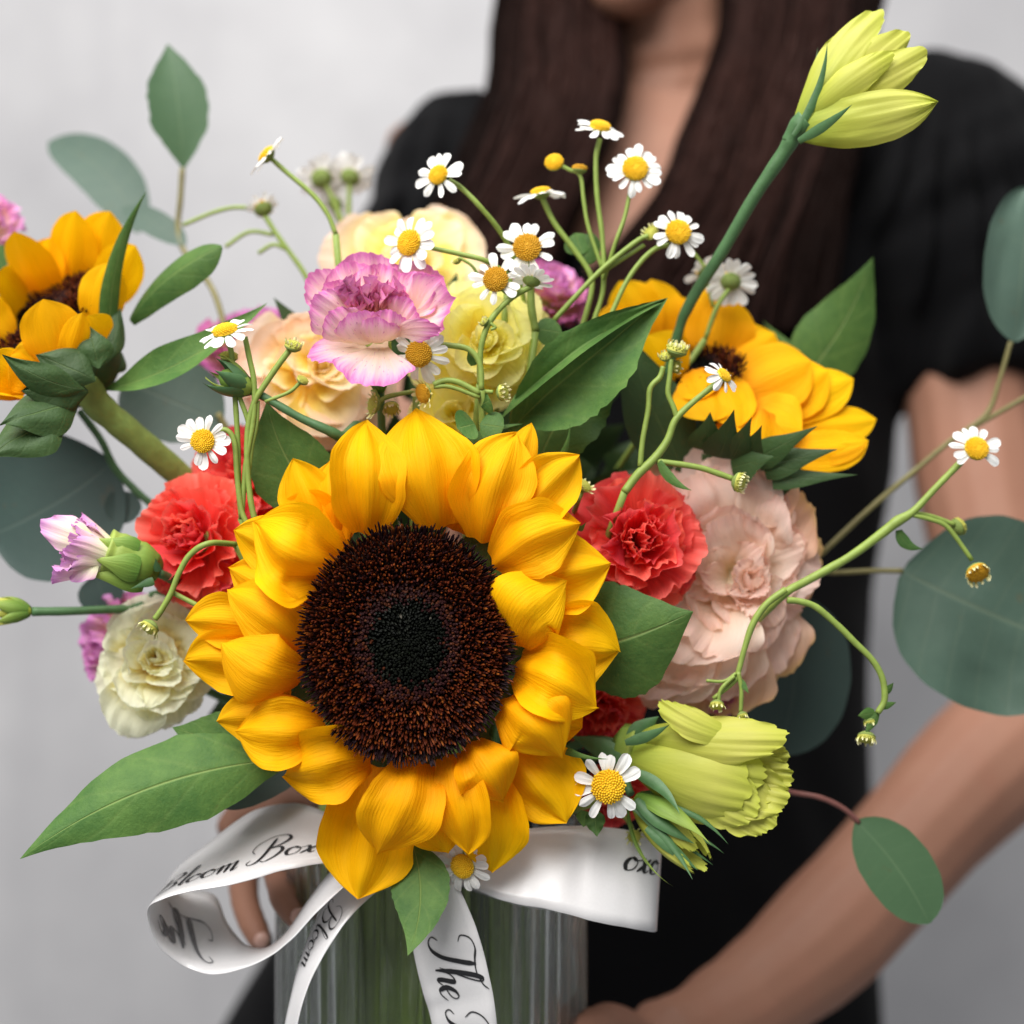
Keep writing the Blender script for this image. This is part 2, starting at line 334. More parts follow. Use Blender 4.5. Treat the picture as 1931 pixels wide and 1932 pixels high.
# ------------------------------------------------------------------ the person
def loft(rings, ns=28):
    """rings: (centre, rx, ry) level ellipses"""
    vs, fs, uv = [], [], []
    for k, (c, rx, ry) in enumerate(rings):
        for j in range(ns):
            a = 2*PI*j/ns; vs.append(V((c.x+rx*math.cos(a), c.y+ry*math.sin(a), c.z))); uv.append((k/len(rings), j/ns))
    for k in range(len(rings)-1):
        for j in range(ns): fs.append((k*ns+j, (k+1)*ns+j, (k+1)*ns+(j+1) % ns, k*ns+(j+1) % ns))
    fs.append(tuple(range(ns))); fs.append(tuple((len(rings)-1)*ns+j for j in range(ns-1, -1, -1)))
    return vs, fs, uv
def fuse(geos, voxel, smooth):
    g = join(geos); me = bpy.data.meshes.new('t'); me.from_pydata([tuple(v) for v in g[0]], [], g[1]); me.update()
    o = bpy.data.objects.new('t', me); C.objects.link(o)
    m = o.modifiers.new('r', 'REMESH'); m.mode = 'VOXEL'; m.voxel_size = voxel
    m = o.modifiers.new('s', 'SMOOTH'); m.iterations = smooth; m.factor = .5
    ev = o.evaluated_get(bpy.context.evaluated_depsgraph_get()); e = ev.to_mesh()
    vs = [v.co.copy() for v in e.vertices]; fs = [tuple(p.vertices) for p in e.polygons]; ev.to_mesh_clear()
    bpy.data.objects.remove(o); bpy.data.meshes.remove(me); return vs, fs
person = thing('person', 'person in a black puff sleeved dress with long dark hair holding the vase', 'person', W(1200, 1300, .97))
def X(u, v, d): return W(u, v, d)
def limb(L, n=4, ns=14): return tube([X(*p[:3]) for p in L], [p[3] for p in L], n, ns)
body = []
body.append(limb([(1262, 330, .985, .062), (1262, 160, .975, .055), (1250, 20, .96, .053), (1240, -120, .96, .055)]))
body.append(ball(X(1228, -330, .955), .083, 20, 14, None, 1.28))
body.append(ball(X(1190, -110, .915), .047, 16, 10, None, 1.0)); body.append(ball(X(1176, -38, .892), .024, 12, 8))
body.append(ball(X(1185, -230, .872), .011, 10, 8, None, 1.8)); body.append(ball(X(1178, -105, .875), .013, 10, 8, V((1, 0, 0)), 1.7))
for u in (1110, 1270): body.append(ball(X(u, -300, .885), .014, 10, 8))
for u in (985, 1460): body.append(ball(X(u, -250, .97), .018, 10, 8, None, 1.6))
def lo(v, cu, hw, d, hd): c = X(cu, v, d); return (c, hw*ps(d), hd)
chest = loft([lo(150, 1260, 150, .985, .05), lo(230, 1265, 360, .985, .066), lo(330, 1260, 420, .985, .084), lo(600, 1230, 420, .975, .105), lo(1000, 1200, 400, .97, .098), lo(1500, 1150, 440, .97, .105), lo(2000, 1020, 540, .98, .12), lo(2500, 1010, 500, .98, .115)])
body.append(chest)
body.append(limb([(1640, 300, .975, .055), (1800, 500, .95, .047), (1838, 800, .915, .043), (1880, 1050, .885, .040), (1965, 1290, .85, .040), (1935, 1370, .835, .041), (1800, 1500, .80, .037), (1560, 1762, .74, .031), (1400, 1895, .70, .025), (1330, 1945, .68, .023)]))
body.append(limb([(880, 300, .975, .055), (800, 600, .95, .046), (770, 900, .91, .041), (760, 1190, .86, .040), (700, 1330, .78, .035), (650, 1450, .715, .027), (622, 1500, .69, .024)]))
hand = []
def hand_l():
    h = [limb([(650, 1450, .715, .026), (622, 1500, .69, .024), (585, 1540, .672, .024), (560, 1580, .655, .021)])]
    h.append(limb([(620, 1540, .672, .016), (600, 1600, .655, .015)]))
    h.append(limb([(540, 1560, .655, .0105), (470, 1625, .634, .0074), (462, 1700, .612, .0068), (497, 1786, .594, .0052)], 6, 12))
    h.append(limb([(575, 1575, .640, .0105), (534, 1628, .592, .0082), (540, 1690, .568, .0072), (568, 1738, .556, .0053)], 6, 12))
    h.append(limb([(600, 1590, .650, .0115), (575, 1640, .628, .0095), (590, 1690, .600, .0085), (640, 1715, .582, .0066)], 5, 12))
    h.append(limb([(615, 1560, .655, .0105), (620, 1610, .640, .0085), (650, 1650, .615, .0075), (690, 1665, .598, .006)], 5, 12))
    h.append(limb([(560, 1530, .67, .013), (500, 1530, .668, .011), (452, 1548, .665, .0095), (425, 1580, .660, .007)], 5, 12))
    return h
def hand_r():
    h = [limb([(1400, 1895, .70, .024), (1330, 1945, .68, .023), (1260, 1985, .664, .025), (1205, 2010, .652, .020)])]
    for (a, b, c, r) in (((1215, 1975, .640), (1155, 1935, .612), (1108, 1945, .585), .0100), ((1210, 2010, .645), (1140, 1985, .612), (1085, 1995, .580), .0102), ((1205, 2050, .648), (1135, 2040, .615), (1085, 2050, .585), .0098), ((1205, 2085, .652), (1150, 2085, .622), (1105, 2095, .595), .0086)):
        p = [a, b, c, (c[0]-45, c[1]+8, c[2]-.012)]
        h.append(limb([(x, y, d, rr) for (x, y, d), rr in zip(p, (r*1.1, r, r*.9, r*.66))], 5, 12))
    h.append(limb([(1290, 1990, .66, .014), (1235, 2065, .645, .012), (1200, 2130, .64, .0105), (1190, 2180, .64, .008)], 5, 12))
    return h
body += hand_l()+hand_r()
g = fuse(body, .0024, 5)
mk('body', g, SKIN, person, person)
# nails on the fingers that show
nails = []
for (u, v, d, ax) in ((494, 1774, .5902, V((.1, -.9, .3))), (564, 1728, .5526, V((-.1, -.9, .5)))):
    nails.append(ball(X(u, v, d), .0036, 10, 6, ax, .45))
mk('nail', join(nails), plain('fingernail', (.55, .33, .27), .25, 300, .1), person, person)
# the dress: torso and two puff sleeves, a V neck cut out
dress = [loft([lo(205, 1270, 300, .985, .055), lo(250, 1270, 430, .985, .078), lo(330, 1262, 470, .985, .094), lo(600, 1235, 462, .975, .116), lo(900, 1205, 470, .97, .112), lo(1120, 1200, 432, .97, .108), lo(1300, 1190, 440, .97, .11), lo(1600, 1130, 510, .97, .122), lo(2000, 1020, 640, .98, .14), lo(2600, 1000, 700, .98, .15)], 40)]
dress.append(limb([(930, 262, .98, .058), (890, 380, .965, .069), (862, 520, .945, .070), (850, 640, .93, .060), (845, 690, .925, .050)], 5, 24))
dress.append(limb([(1640, 255, .98, .062), (1735, 318, .965, .082), (1815, 440, .95, .092), (1862, 590, .935, .086), (1876, 690, .922, .070), (1882, 745, .915, .058)], 5, 24))
vs, fs = fuse(dress, .0055, 6)
nv = []
def pix(p): return (p.x/(K*p.y)*965.5+965.5, 966-(p.z-ZC)/(K*p.y)*965.5)
for v in vs:
    u_, v_ = pix(v)
    f = noise.noise(V((v.x*9, v.y*9, v.z*5)))*.007+noise.noise(V((v.x*34+v.z*14, v.y*18, v.z*11)))*.0036
    for cu, cv, r in ((862, 480, 240), (1800, 480, 300)):
        q = math.hypot(u_-cu, (v_-cv)*.8)/r
        if q < 1: f += min(1, 1.6*(1-q))*.010*math.sin(math.atan2(v_-cv+500, u_-cu)*34+noise.noise(v*20)*2)
    nv.append(v+V((noise.noise(v*13), -1, noise.noise(v*17+V((3, 3, 3))))).normalized()*f)
def in_v(p):
    u_, v_ = pix(p)
    return p.y < .99 and v_ < 560 and v_ > -50 and 1130-(560-v_)*.42 < u_ < 1140+(560-v_)*.72
fs2 = [f for f in fs if not in_v(sum((nv[i] for i in f), V((0, 0, 0)))/len(f))]
mk('dress', (nv, fs2), CLOTH, person, person, solid=.0012)
# hair: locks down both sides of the neck, then finer strands over them
HR = random.Random(3)
Lo = [(-420, 1010), (-150, 965), (0, 945), (180, 925), (300, 870), (450, 800), (620, 770)]
Li = [(-420, 1190), (-150, 1160), (0, 1168), (169, 1174), (260, 1146), (344, 1102), (414, 1066), (500, 1045), (620, 1000)]
Ri = [(-420, 1290), (-150, 1335), (0, 1372), (105, 1356), (210, 1306), (315, 1266), (414, 1226), (484, 1140), (620, 1050)]
Ro = [(-420, 1480), (-150, 1640), (0, 1676), (40, 1650), (280, 1604), (420, 1572), (620, 1540)]
Dd = [(-420, .95), (-150, .915), (0, .905), (200, .875), (400, .845), (620, .83)]
def lock(o_, i_, a, r, n, wob, dz):
    P = []; p1, p2 = HR.uniform(0, 6), HR.uniform(0, 6); da = HR.uniform(-.06, .06)
    for v_ in (-420, -200, -60, 60, 170, 270, 360, 450, 540, 620):
        aa = a+da*(v_+420)/1040; x = lerpt(o_, v_)*(1-aa)+lerpt(i_, v_)*aa
        P.append(W(x+wob*math.sin(v_*.012+p1), v_, lerpt(Dd, v_)+dz+wob*.00012*math.sin(v_*.015+p2)+.02*abs(aa-.5)**2))
    return tube(P, [r*.8, r, r, r*.9, r*.6], n, 5, 1, False)
locks, fine, fine2 = [ball(X(1228, -350, .97), .094, 24, 16, None, 1.25)], [], []
for o_, i_ in ((Lo, Li), (Ro, Ri)):
    for k in range(84): locks.append(lock(o_, i_, .015+.95*k/83, .0046, 2, 5, .019+HR.uniform(-.0012, .0012)))
    for k in range(1250): fine.append(lock(o_, i_, HR.uniform(0, .99), HR.uniform(.0005, .0010), 2, 9, HR.uniform(-.004, .012)))
    for k in range(230): fine2.append(lock(o_, i_, HR.choice((HR.uniform(.1, .98), HR.gauss(.55, .08), HR.gauss(.85, .05))), HR.uniform(.0004, .0008), 2, 10, HR.uniform(-.008, .004)))
mk('hair', join(locks+fine), HAIR, person, person)
mk('hair', join(fine2), HAIR2, person, person)

# ------------------------------------------------------------------ the vase
VX, VD, VR = W(815, 966, .60).x, .60, .0655
zr, zb, zw = W(0, 1545, .6).z, W(0, 2420, .6).z, W(0, 1720, .6).z
vase = thing('vase', 'clear fluted glass vase full of green stems under the bouquet', 'vase', (VX, VD, zb))
def cyl(prof, nf=0, amp=0, ns=264):
    vs, fs = [], []
    for k, (r, z) in enumerate(prof):
        for j in range(ns):
            a = 2*PI*j/ns; rr = r+(amp*(abs(math.cos(nf*a/2))-.6) if nf else 0); vs.append(V((VX+rr*math.cos(a), VD+rr*math.sin(a), z)))
    for k in range(len(prof)-1):
        for j in range(ns): fs.append((k*ns+j, k*ns+(j+1) % ns, (k+1)*ns+(j+1) % ns, (k+1)*ns+j))
    return vs, fs
def shell():
    a = cyl([(VR-.002, zb), (VR, zb+.006), (VR, zr-.004)], 46, .0022); b = cyl([(VR-.0005, zr), (VR-.0035, zr), (VR-.0042, zr-.004), (VR-.0042, zb+.012), (VR-.008, zb+.010)])
    n = 264; vs = a[0]+b[0]; off = len(a[0]); fs = a[1]+[tuple(i+off for i in f) for f in b[1]]
    t = 2*n
    for j in range(n): fs.append((t+j, t+(j+1) % n, off+(j+1) % n, off+j))
    fs.append(tuple(range(n-1, -1, -1))); fs.append(tuple(off+4*n+j for j in range(n)))
    return vs, fs
mk('glass', shell(), GLASS, vase, vase)
def solid_cyl():
    a = cyl([(VR-.0085, zb+.0105), (VR-.0046, zb+.0125), (VR-.0046, zw)], ns=96); n = 96
    a[1].append(tuple(range(n-1, -1, -1))); a[1].append(tuple(2*n+j for j in range(n))); return a
mk('water', solid_cyl(), WATER, vase, vase)
SR = random.Random(21)
def to_vase(P, r, end=None, mid=None):
    """stem path from P down into the vase"""
    P = V(P); a = SR.uniform(0, 6.3); q = SR.uniform(.2, .85)*(VR-.012)
    e = V((VX+q*math.cos(a), VD+q*math.sin(a), zb+.018))
    a2 = a+SR.uniform(-.5, .5); q2 = SR.uniform(.3, .75)*(VR-.012); n = V((VX+q2*math.cos(a2), VD+q2*math.sin(a2), zr-.01))
    m = (P*.45+n*.55)+V((0, .012, -.002))
    return [P]+([V(mid)] if mid else [m])+[n, n*.5+e*.5, e]

# ------------------------------------------------------------------ the ribbon
class Strip:
    def __init__(s, frames, n=8, m=8, bulge=0):
        A = crom([V(a) for a, b in frames], n); B = crom([V(b) for a, b in frames], n)
        s.A, s.B, s.m, s.bulge = A, B, m, bulge
        mid = [(a+b)/2 for a, b in zip(A, B)]; s.L = [0]
        for p, q in zip(mid, mid[1:]): s.L.append(s.L[-1]+(q-p).length)
        s.mid = mid
    def at(s, l, t):
        L = s.L; l = max(0, min(L[-1]-1e-6, l)); k = 0
        lo_, hi_ = 0, len(L)-2
        while lo_ < hi_:
            k = (lo_+hi_+1)//2
            if L[k] <= l: lo_ = k
            else: hi_ = k-1
        k = lo_; f = (l-L[k])/max(1e-9, L[k+1]-L[k])
        a = s.A[k].lerp(s.A[k+1], f); b = s.B[k].lerp(s.B[k+1], f); return a.lerp(b, t)+V((0, 1, .3))*(.0011*noise.noise(V((l*55, t*1.2, 3)))+.0004*noise.noise(V((l*160, t*2, 7))))
    def nrm(s, l, t):
        e = .0008; return (s.at(l+e, t)-s.at(l-e, t)).cross(s.at(l, min(1, t+.1))-s.at(l, max(0, t-.1))).normalized()
    def geo(s):
        vs, uv, fs = [], [], []; m = s.m
        for k in range(len(s.A)):
            for j in range(m+1): p = s.A[k].lerp(s.B[k], j/m); vs.append(p+V((0, 1, .3))*(.0011*noise.noise(V((s.L[k]*55, j/m*1.2, 3)))+.0004*noise.noise(V((s.L[k]*160, j/m*2, 7))))); uv.append((s.L[k], j/m))
        for k in range(len(s.A)-1):
            for j in range(m):
                a = k*(m+1)+j; fs.append((a, a+1, a+m+2, a+m+1))
        return vs, fs, uv
GL = {
 'o': (.40, [[(.22, .38), (.08, .32), (.02, .18), (.08, .03), (.18, 0), (.3, .06), (.35, .2), (.3, .33), (.2, .38), (.28, .3), (.42, .33)]]),
 'm': (.64, [[(0, .2), (.06, .33), (.1, .38), (.12, .3), (.1, 0)], [(.1, .05), (.16, .28), (.26, .38), (.31, .32), (.29, 0)], [(.29, .05), (.35, .28), (.46, .38), (.51, .32), (.49, .06), (.54, 0), (.64, .1)]]),
 'B': (.82, [[(.30, .95), (.27, .6), (.22, .25), (.12, .03), (-.05, -.02), (-.14, .08), (-.06, .18)], [(-.05, .42), (-.2, .62), (-.12, .88), (.2, 1.05), (.55, 1.02), (.68, .84), (.56, .62), (.33, .53), (.57, .48), (.68, .3), (.58, .08), (.36, -.03), (.2, .06)]]),
 'x': (.42, [[(.02, .3), (.1, .38), (.16, .3), (.22, .08), (.3, 0), (.38, .08)], [(.36, .38), (.2, .2), (.02, 0)]]),
 'l': (.24, [[(0, .1), (.18, .6), (.24, .95), (.16, 1.0), (.1, .7), (.08, .15), (.14, 0), (.24, .1)]]),
 'h': (.40, [[(0, .1), (.16, .6), (.22, .95), (.15, 1), (.09, .7), (.06, 0)], [(.06, .05), (.13, .28), (.24, .38), (.29, .32), (.27, .06), (.32, 0), (.4, .1)]]),
 'e': (.34, [[(0, .12), (.2, .2), (.27, .3), (.2, .38), (.08, .32), (.03, .16), (.1, .01), (.2, 0), (.34, .12)]]),
 'T': (.58, [[(.0, .66), (-.14, .76), (-.1, .95), (.1, 1.0), (.35, .93), (.6, .9), (.85, .98), (.95, 1.1)], [(.46, .93), (.43, .6), (.36, .25), (.22, .03), (.04, -.02), (-.08, .08), (0, .2)]]),
 ' ': (.36, [])}
def lettering(strip, text, s0, dirn, t0, tdir, h, off, wgt=1.0):
    """script letters laid on the strip: baseline at t0, reading along dirn, letters rising along tdir (in strip width)"""
    geos = []; x0 = 0; wid = (strip.A[len(strip.A)//2]-strip.B[len(strip.B)//2]).length
    for ch in text:
        adv, strokes = GL[ch]
        for st in strokes:
            pts = crom([V((x0+x+.36*y, y, 0)) for x, y in st], 7); vs, fs = [], []
            for k, p in enumerate(pts):
                d = (pts[min(k+1, len(pts)-1)]-pts[max(0, k-1)]); d.normalize()
                dn = max(0, -d.y); e = min(1, min(k, len(pts)-1-k)/4+.35)
                wd = (.022+.062*dn**1.3)*wgt*e; nrm = V((-d.y, d.x, 0))
                for sg in (-1, 1):
                    q = p+nrm*wd*sg*.5; l = s0+dirn*q.x*h; t = t0+tdir*q.y*h/wid
                    vs.append(strip.at(l, t)+strip.nrm(l, t)*off)
            for k in range(len(pts)-1): fs.append((2*k, 2*k+1, 2*k+3, 2*k+2))
            geos.append((vs, fs))
        x0 += adv
    return join(geos)
rib = thing('ribbon', 'white satin ribbon bow with black script lettering tied at the vase neck', 'ribbon', W(780, 1610, .53))
def fr(L): return [(W(a[0], a[1], a[2]), W(b[0], b[1], b[2])) for a, b in L]
loop = Strip(fr([((760, 1565, .533), (760, 1640, .528)), ((700, 1560, .535), (700, 1632, .525)), ((641, 1543, .54), (641, 1625, .52)), ((560, 1516, .545), (550, 1638, .515)), ((480, 1530, .547), (458, 1663, .510)), ((400, 1584, .548), (372, 1680, .506)),
  ((340, 1632, .549), (302, 1698, .504)), ((318, 1668, .556), (277, 1722, .508)), ((350, 1675, .566), (297, 1778, .515)), ((405, 1690, .566), (345, 1820, .520)), ((428, 1740, .556), (396, 1837, .517)), ((462, 1781, .546), (455, 1827, .514)), ((500, 1788, .540), (508, 1804, .511)),
  ((540, 1758, .536), (552, 1770, .509)), ((586, 1691, .532), (602, 1716, .508)), ((636, 1632, .530), (664, 1662, .510)), ((700, 1592, .530), (720, 1640, .515)), ((770, 1580, .531), (780, 1640, .522))]), 9)
lp = mk('ribbon_loop', loop.geo(), SATIN, rib, rib, solid=.0003)
def s_at_x(st, u, last=False):
    best = None
    for k, p in enumerate(st.mid):
        if pix(p)[0] < u: best = st.L[k]; break
    return best
sB = s_at_x(loop, 484); H = .0145; XB = .58+.4+.34+.36+.82+.24+.4+.4+.64+.36
sgn = 1 if loop.nrm(sB, .5).y < 0 else -1
mk('lettering', lettering(loop, 'The Bloom Box', sB+XB*H, -1, .80, -1, H, .0005*sgn, 1.2), INK, lp, rib)
sG = loop.L[int(8.9*9)]
mk('lettering', lettering(loop, 'The', sG+.012, -1, .84, -1, .021, -.0006*sgn, 1.4), INKG, lp, rib)
loop2 = Strip(fr([((800, 1585, .530), (800, 1650, .526)), ((880, 1572, .528), (880, 1672, .520)), ((969, 1566, .528), (950, 1699, .515)), ((1057, 1558, .528), (1040, 1717, .512)), ((1140, 1561, .528), (1125, 1738, .512)), ((1205, 1568, .530), (1190, 1753, .515)), ((1238, 1573, .534), (1227, 1758, .521)), ((1249, 1577, .541), (1238, 1757, .530)), ((1240, 1580, .549), (1228, 1752, .540)), ((1200, 1582, .555), (1185, 1738, .547)),
  ((1100, 1580, .556), (1085, 1722, .548)), ((980, 1585, .550), (970, 1705, .543)), ((860, 1595, .540), (860, 1670, .537)), ((800, 1600, .535), (800, 1655, .532))]), 9)
lp2 = mk('ribbon_loop', loop2.geo(), SATIN, rib, rib, solid=.0003)
s1 = loop2.L[min(range(len(loop2.L)//2+6), key=lambda k: abs(pix(loop2.mid[k])[0]-1172))]
sg2 = 1 if loop2.nrm(s1*.5, .5).y < 0 else -1
mk('lettering', lettering(loop2, 'oxo', s1, 1, .42, -1, .0135, .0005*sg2, 1.5), INK, lp2, rib)
tail1 = Strip(fr([((740, 1600, .530), (765, 1640, .527)), ((650, 1650, .527), (700, 1690, .520)), ((600, 1728, .523), (650, 1742, .513)), ((566, 1812, .520), (606, 1810, .509)), ((546, 1890, .518), (577, 1872, .507)), ((533, 1960, .517), (558, 1950, .506)), ((520, 2080, .517), (545, 2075, .506)), ((512, 2180, .518), (540, 2180, .508))]), 8)
t1 = mk('ribbon_tail', tail1.geo(), SATIN, rib, rib, solid=.0003)
sgt = 1 if tail1.nrm(.03, .5).y < 0 else -1
mk('lettering', lettering(tail1, 'Bloom', .028, 1, .15, 1, .0095, .0005*sgt), INK, t1, rib)
tail2 = Strip(fr([((780, 1590, .526), (830, 1585, .524)), ((768, 1650, .522), (845, 1625, .518)), ((771, 1710, .519), (864, 1670, .514)), ((780, 1796, .516), (898, 1750, .511)), ((797, 1868, .515), (920, 1830, .510)), ((815, 1935, .515), (935, 1912, .510)), ((828, 2040, .516), (944, 2040, .511)), ((832, 2180, .518), (948, 2190, .513))]), 9)
t2 = mk('ribbon_tail', tail2.geo(), SATIN, rib, rib, solid=.0003)
sT = tail2.L[min(range(len(tail2.L)), key=lambda k: abs(pix(tail2.mid[k])[1]-1762))]
sgt = 1 if tail2.nrm(.05, .5).y < 0 else -1
mk('lettering', lettering(tail2, 'The Bloom', sT, 1, .26, 1, .0170, .0005*sgt, 1.25), INK, t2, rib)
mk('knot', join([ball(W(790, 1612, .527), .011, 14, 10, V((1, 0, .2)), 1.25)]), SATIN, rib, rib)
# ------------------------------------------------------------------ flowers: builders
def put(root, name, geo, mat, parent=None, **k): return mk(name, geo, mat, parent or root, root, **k)
def stem_part(root, pts, r, mat=STEM, n=6, ns=9): return put(root, 'stem', tube(pts, r, n, ns), mat)
def leaf_part(root, B, T, w, mat=GRN, N=None, name='leaf', **k):
    k.setdefault('nu', 26); k.setdefault('nv', 12)
    k.setdefault('prof', P_LEAF); return put(root, name, petal(B, T, w, N, **k), mat)
FR = random.Random(11)
def fan_flower(root, c, axis, layers, rng=None, squash=None):
    """layers: (count, angle from axis in degrees, length, width, cup, ruffle, curl, material, start radius, start along axis, extra)"""
    rng = rng or FR; ax = V(axis).normalized(); x = ax.orthogonal().normalized(); y = ax.cross(x); n_ = 0
    for (cnt, el, ln, wd, cup, ruf, curl, mat, r0, z0, ex) in layers:
        ph = rng.uniform(0, 6.3)
        for k in range(cnt):
            a = ph+2*PI*(k+rng.uniform(-.22, .22))/cnt; e = math.radians(el+rng.uniform(-8, 8))
            rad = x*math.cos(a)+y*math.sin(a); d = ax*math.cos(e)+rad*math.sin(e); N = ax*math.sin(e)-rad*math.cos(e)
            B = V(c)+rad*r0+ax*(z0+rng.uniform(-.0006, .0006)); l = ln*rng.uniform(.88, 1.12)
            kw = dict(prof=P_FAN, rnd=.28, serr=.022, ruf=ruf*rng.uniform(.7, 1.3), frill=ruf*.22, fn=rng.uniform(5, 8), rn=rng.uniform(1.2, 2.4), curl=curl+rng.uniform(-.05, .05), bend=-.06, nu=14, nv=28, marg=True, twist=rng.uniform(-.15, .15), rng=rng); kw.update(ex)
            put(root, 'petal', petal(B, B+d*l, wd*rng.uniform(.88, 1.12), N, cup=cup*rng.uniform(.7, 1.25), **kw), mat); n_ += 1
    return n_
def calyx(root, c, axis, r, h, mat=BUDG):
    ax = V(axis).normalized(); put(root, 'calyx', tube([V(c)-ax*h, V(c)-ax*h*.6, V(c)-ax*.1*h, V(c)+ax*h*.15], [r*.35, r*.9, r, r*1.05], 4, 12), mat)
def carnation(name, label, cat, c, axis, R_, mat, inner=None, seed=1, flat=1, stem_mat=STEM2, vz=True):
    g = random.Random(seed); root = thing(name, label, cat, c); ax = V(axis).normalized(); inner = inner or mat; b = V(c)-ax*R_*.55*flat
    fan_flower(root, b, ax, [
        (4, 5, R_*.92*flat, R_*.6, 1.2, .16, .0, inner, R_*.01, 0, dict(rn=2.0)),
        (6, 15, R_*.98*flat, R_*.85, 1.0, .16, .0, inner, R_*.03, 0, dict(rn=1.8)),
        (6, 33, R_*1.04*flat, R_*1.2, .75, .14, -.03, inner, R_*.05, 0, {}),
        (6, 54, R_*1.06, R_*1.4, .5, .14, -.05, mat, R_*.07, 0, {}),
        (6, 72, R_*1.04, R_*1.55, .2, .12, -.07, mat, R_*.09, -.001, {}),
        (6, 86, R_*1.0, R_*1.6, .0, .10, -.08, mat, R_*.10, -.002, {})], g)
    calyx(root, b-ax*.001, ax, R_*.2, R_*.8)
    if vz: stem_part(root, to_vase(b-ax*R_*.8, 0), .0016, stem_mat)
    return root
def lisianthus(name, label, cat, c, axis, R_, mats, seed=1, ruf=.18, stem=True, open_=1.0, sc_=1.0):
    """mats: inner, middle, outer"""
    g = random.Random(seed); root = thing(name, label, cat, c); ax = V(axis).normalized(); b = V(c)-ax*R_*.75
    e = dict(prof=P_LIS, rnd=.36, serr=.010, bend=-.17, rn=1.2, frill=ruf*.35)
    fan_flower(root, b, ax, [
        (3, 3, R_*1.02, R_*.7, 1.5, ruf, .0, mats[0], R_*.03, 0, e),
        (5, 9, R_*1.12, R_*1.0, 1.3, ruf, -.03, mats[0], R_*.07, 0, e),
        (5, 20*open_, R_*1.2, R_*1.3, 1.15, ruf, -.06, mats[0], R_*.12, 0, e),
        (5, 34*open_, R_*1.22, R_*1.5, .95, ruf, -.10, mats[1], R_*.15, 0, e),
        (6, 50*open_, R_*1.22, R_*1.6, .75, ruf, -.14, mats[1], R_*.18, 0, e),
        (6, 68*open_, R_*1.18, R_*1.7, .55, ruf*.9, -.2, mats[2], R_*.2, -.001, e)], g)
    calyx(root, b, ax, R_*.28, R_*.4)
    if stem: stem_part(root, to_vase(b-ax*R_*.35, 0), .0019, STEM2)
    return root

def bloom(name, label, cat, c, d, outline, rings, seed, stem=True, nzv=.045):
    """a full ruffled bloom seen from the front; outline = its edge round the centre c; rings: (reach, count, depth of the base, depth of the tip, width, cup, curl, material, frill)"""
    g = random.Random(seed); root = thing(name, label, cat, W(c[0], c[1], d)); n = len(outline); ol = [V((x-c[0], -(y-c[1]), 0)) for x, y in outline]
    def edge_(a):
        best = None; dv = V((math.cos(a), math.sin(a), 0))
        for i in range(n):
            p, q_ = ol[i], ol[(i+1) % n]; e = q_-p; den = dv.x*e.y-dv.y*e.x
            if abs(den) < 1e-9: continue
            t = (p.x*e.y-p.y*e.x)/den; u = (p.x*dv.y-p.y*dv.x)/den
            if t > 0 and -.001 <= u <= 1.001: best = t if best is None else max(best, t)
        return best or 50
    for (rc, cnt, db, dt, wd, cup, curl, mat, fr_) in rings:
        ph = g.uniform(0, 6.3); m_ = edge_(0)*(1-rc)*.38; ox, oy = g.uniform(-m_, m_), g.uniform(-m_, m_)
        for k in range(cnt):
            a = ph+2*PI*(k+g.uniform(-.25, .25))/cnt; r = 1.10*edge_(a)*rc*g.uniform(.90, 1.04); b = edge_(a)*rc*.22*g.uniform(.5, 1.2)
            ca, sa = math.cos(a), math.sin(a)
            B = W(c[0]+ox+b*ca, c[1]+oy-b*sa, d+db+g.uniform(-.0015, .0015)); T = W(c[0]+ox+r*ca, c[1]+oy-r*sa, d+dt+g.uniform(-.002, .002))
            N = CAMV*1.0+V((0, 0, .35))-V((ca, 0, sa))*g.uniform(.2, .75)
            put(root, 'petal', petal(B, T, wd*1.15*r*g.uniform(.85, 1.15)*ps(d), N, prof=P_LIS, rnd=.34, serr=.012, cup=cup*g.uniform(.4, 1.4), curl=curl+g.uniform(-.06, .06), bend=g.uniform(-.02, .10), nz=nzv, edge=.35, ruf=.055*nzv/.045, rn=g.uniform(1.2, 2.2), frill=fr_, fn=g.uniform(5, 9), nu=18, nv=30, twist=g.uniform(-.3, .3), marg=True, rng=g), mat)
    mt = rings[-1][7]; rr = edge_(1)*.2*ps(d)
    fan_flower(root, W(c[0]+ox, c[1]+oy, d+rings[-1][2]), CAMV+V((0, 0, .3)), [(4, 8, rr*2.2, rr*1.5, 1.3, .06, 0, mt, rr*.1, 0, dict(prof=P_LIS, rnd=.34, bend=-.15)), (4, 24, rr*2.4, rr*2.0, 1.1, .06, -.03, mt, rr*.2, 0, dict(prof=P_LIS, rnd=.34, bend=-.15))], g)
    calyx(root, W(c[0], c[1], d+.026), CAMV, .008, .012)
    if stem: stem_part(root, to_vase(W(c[0], c[1], d+.034), 0), .0019, STEM2)
    return root

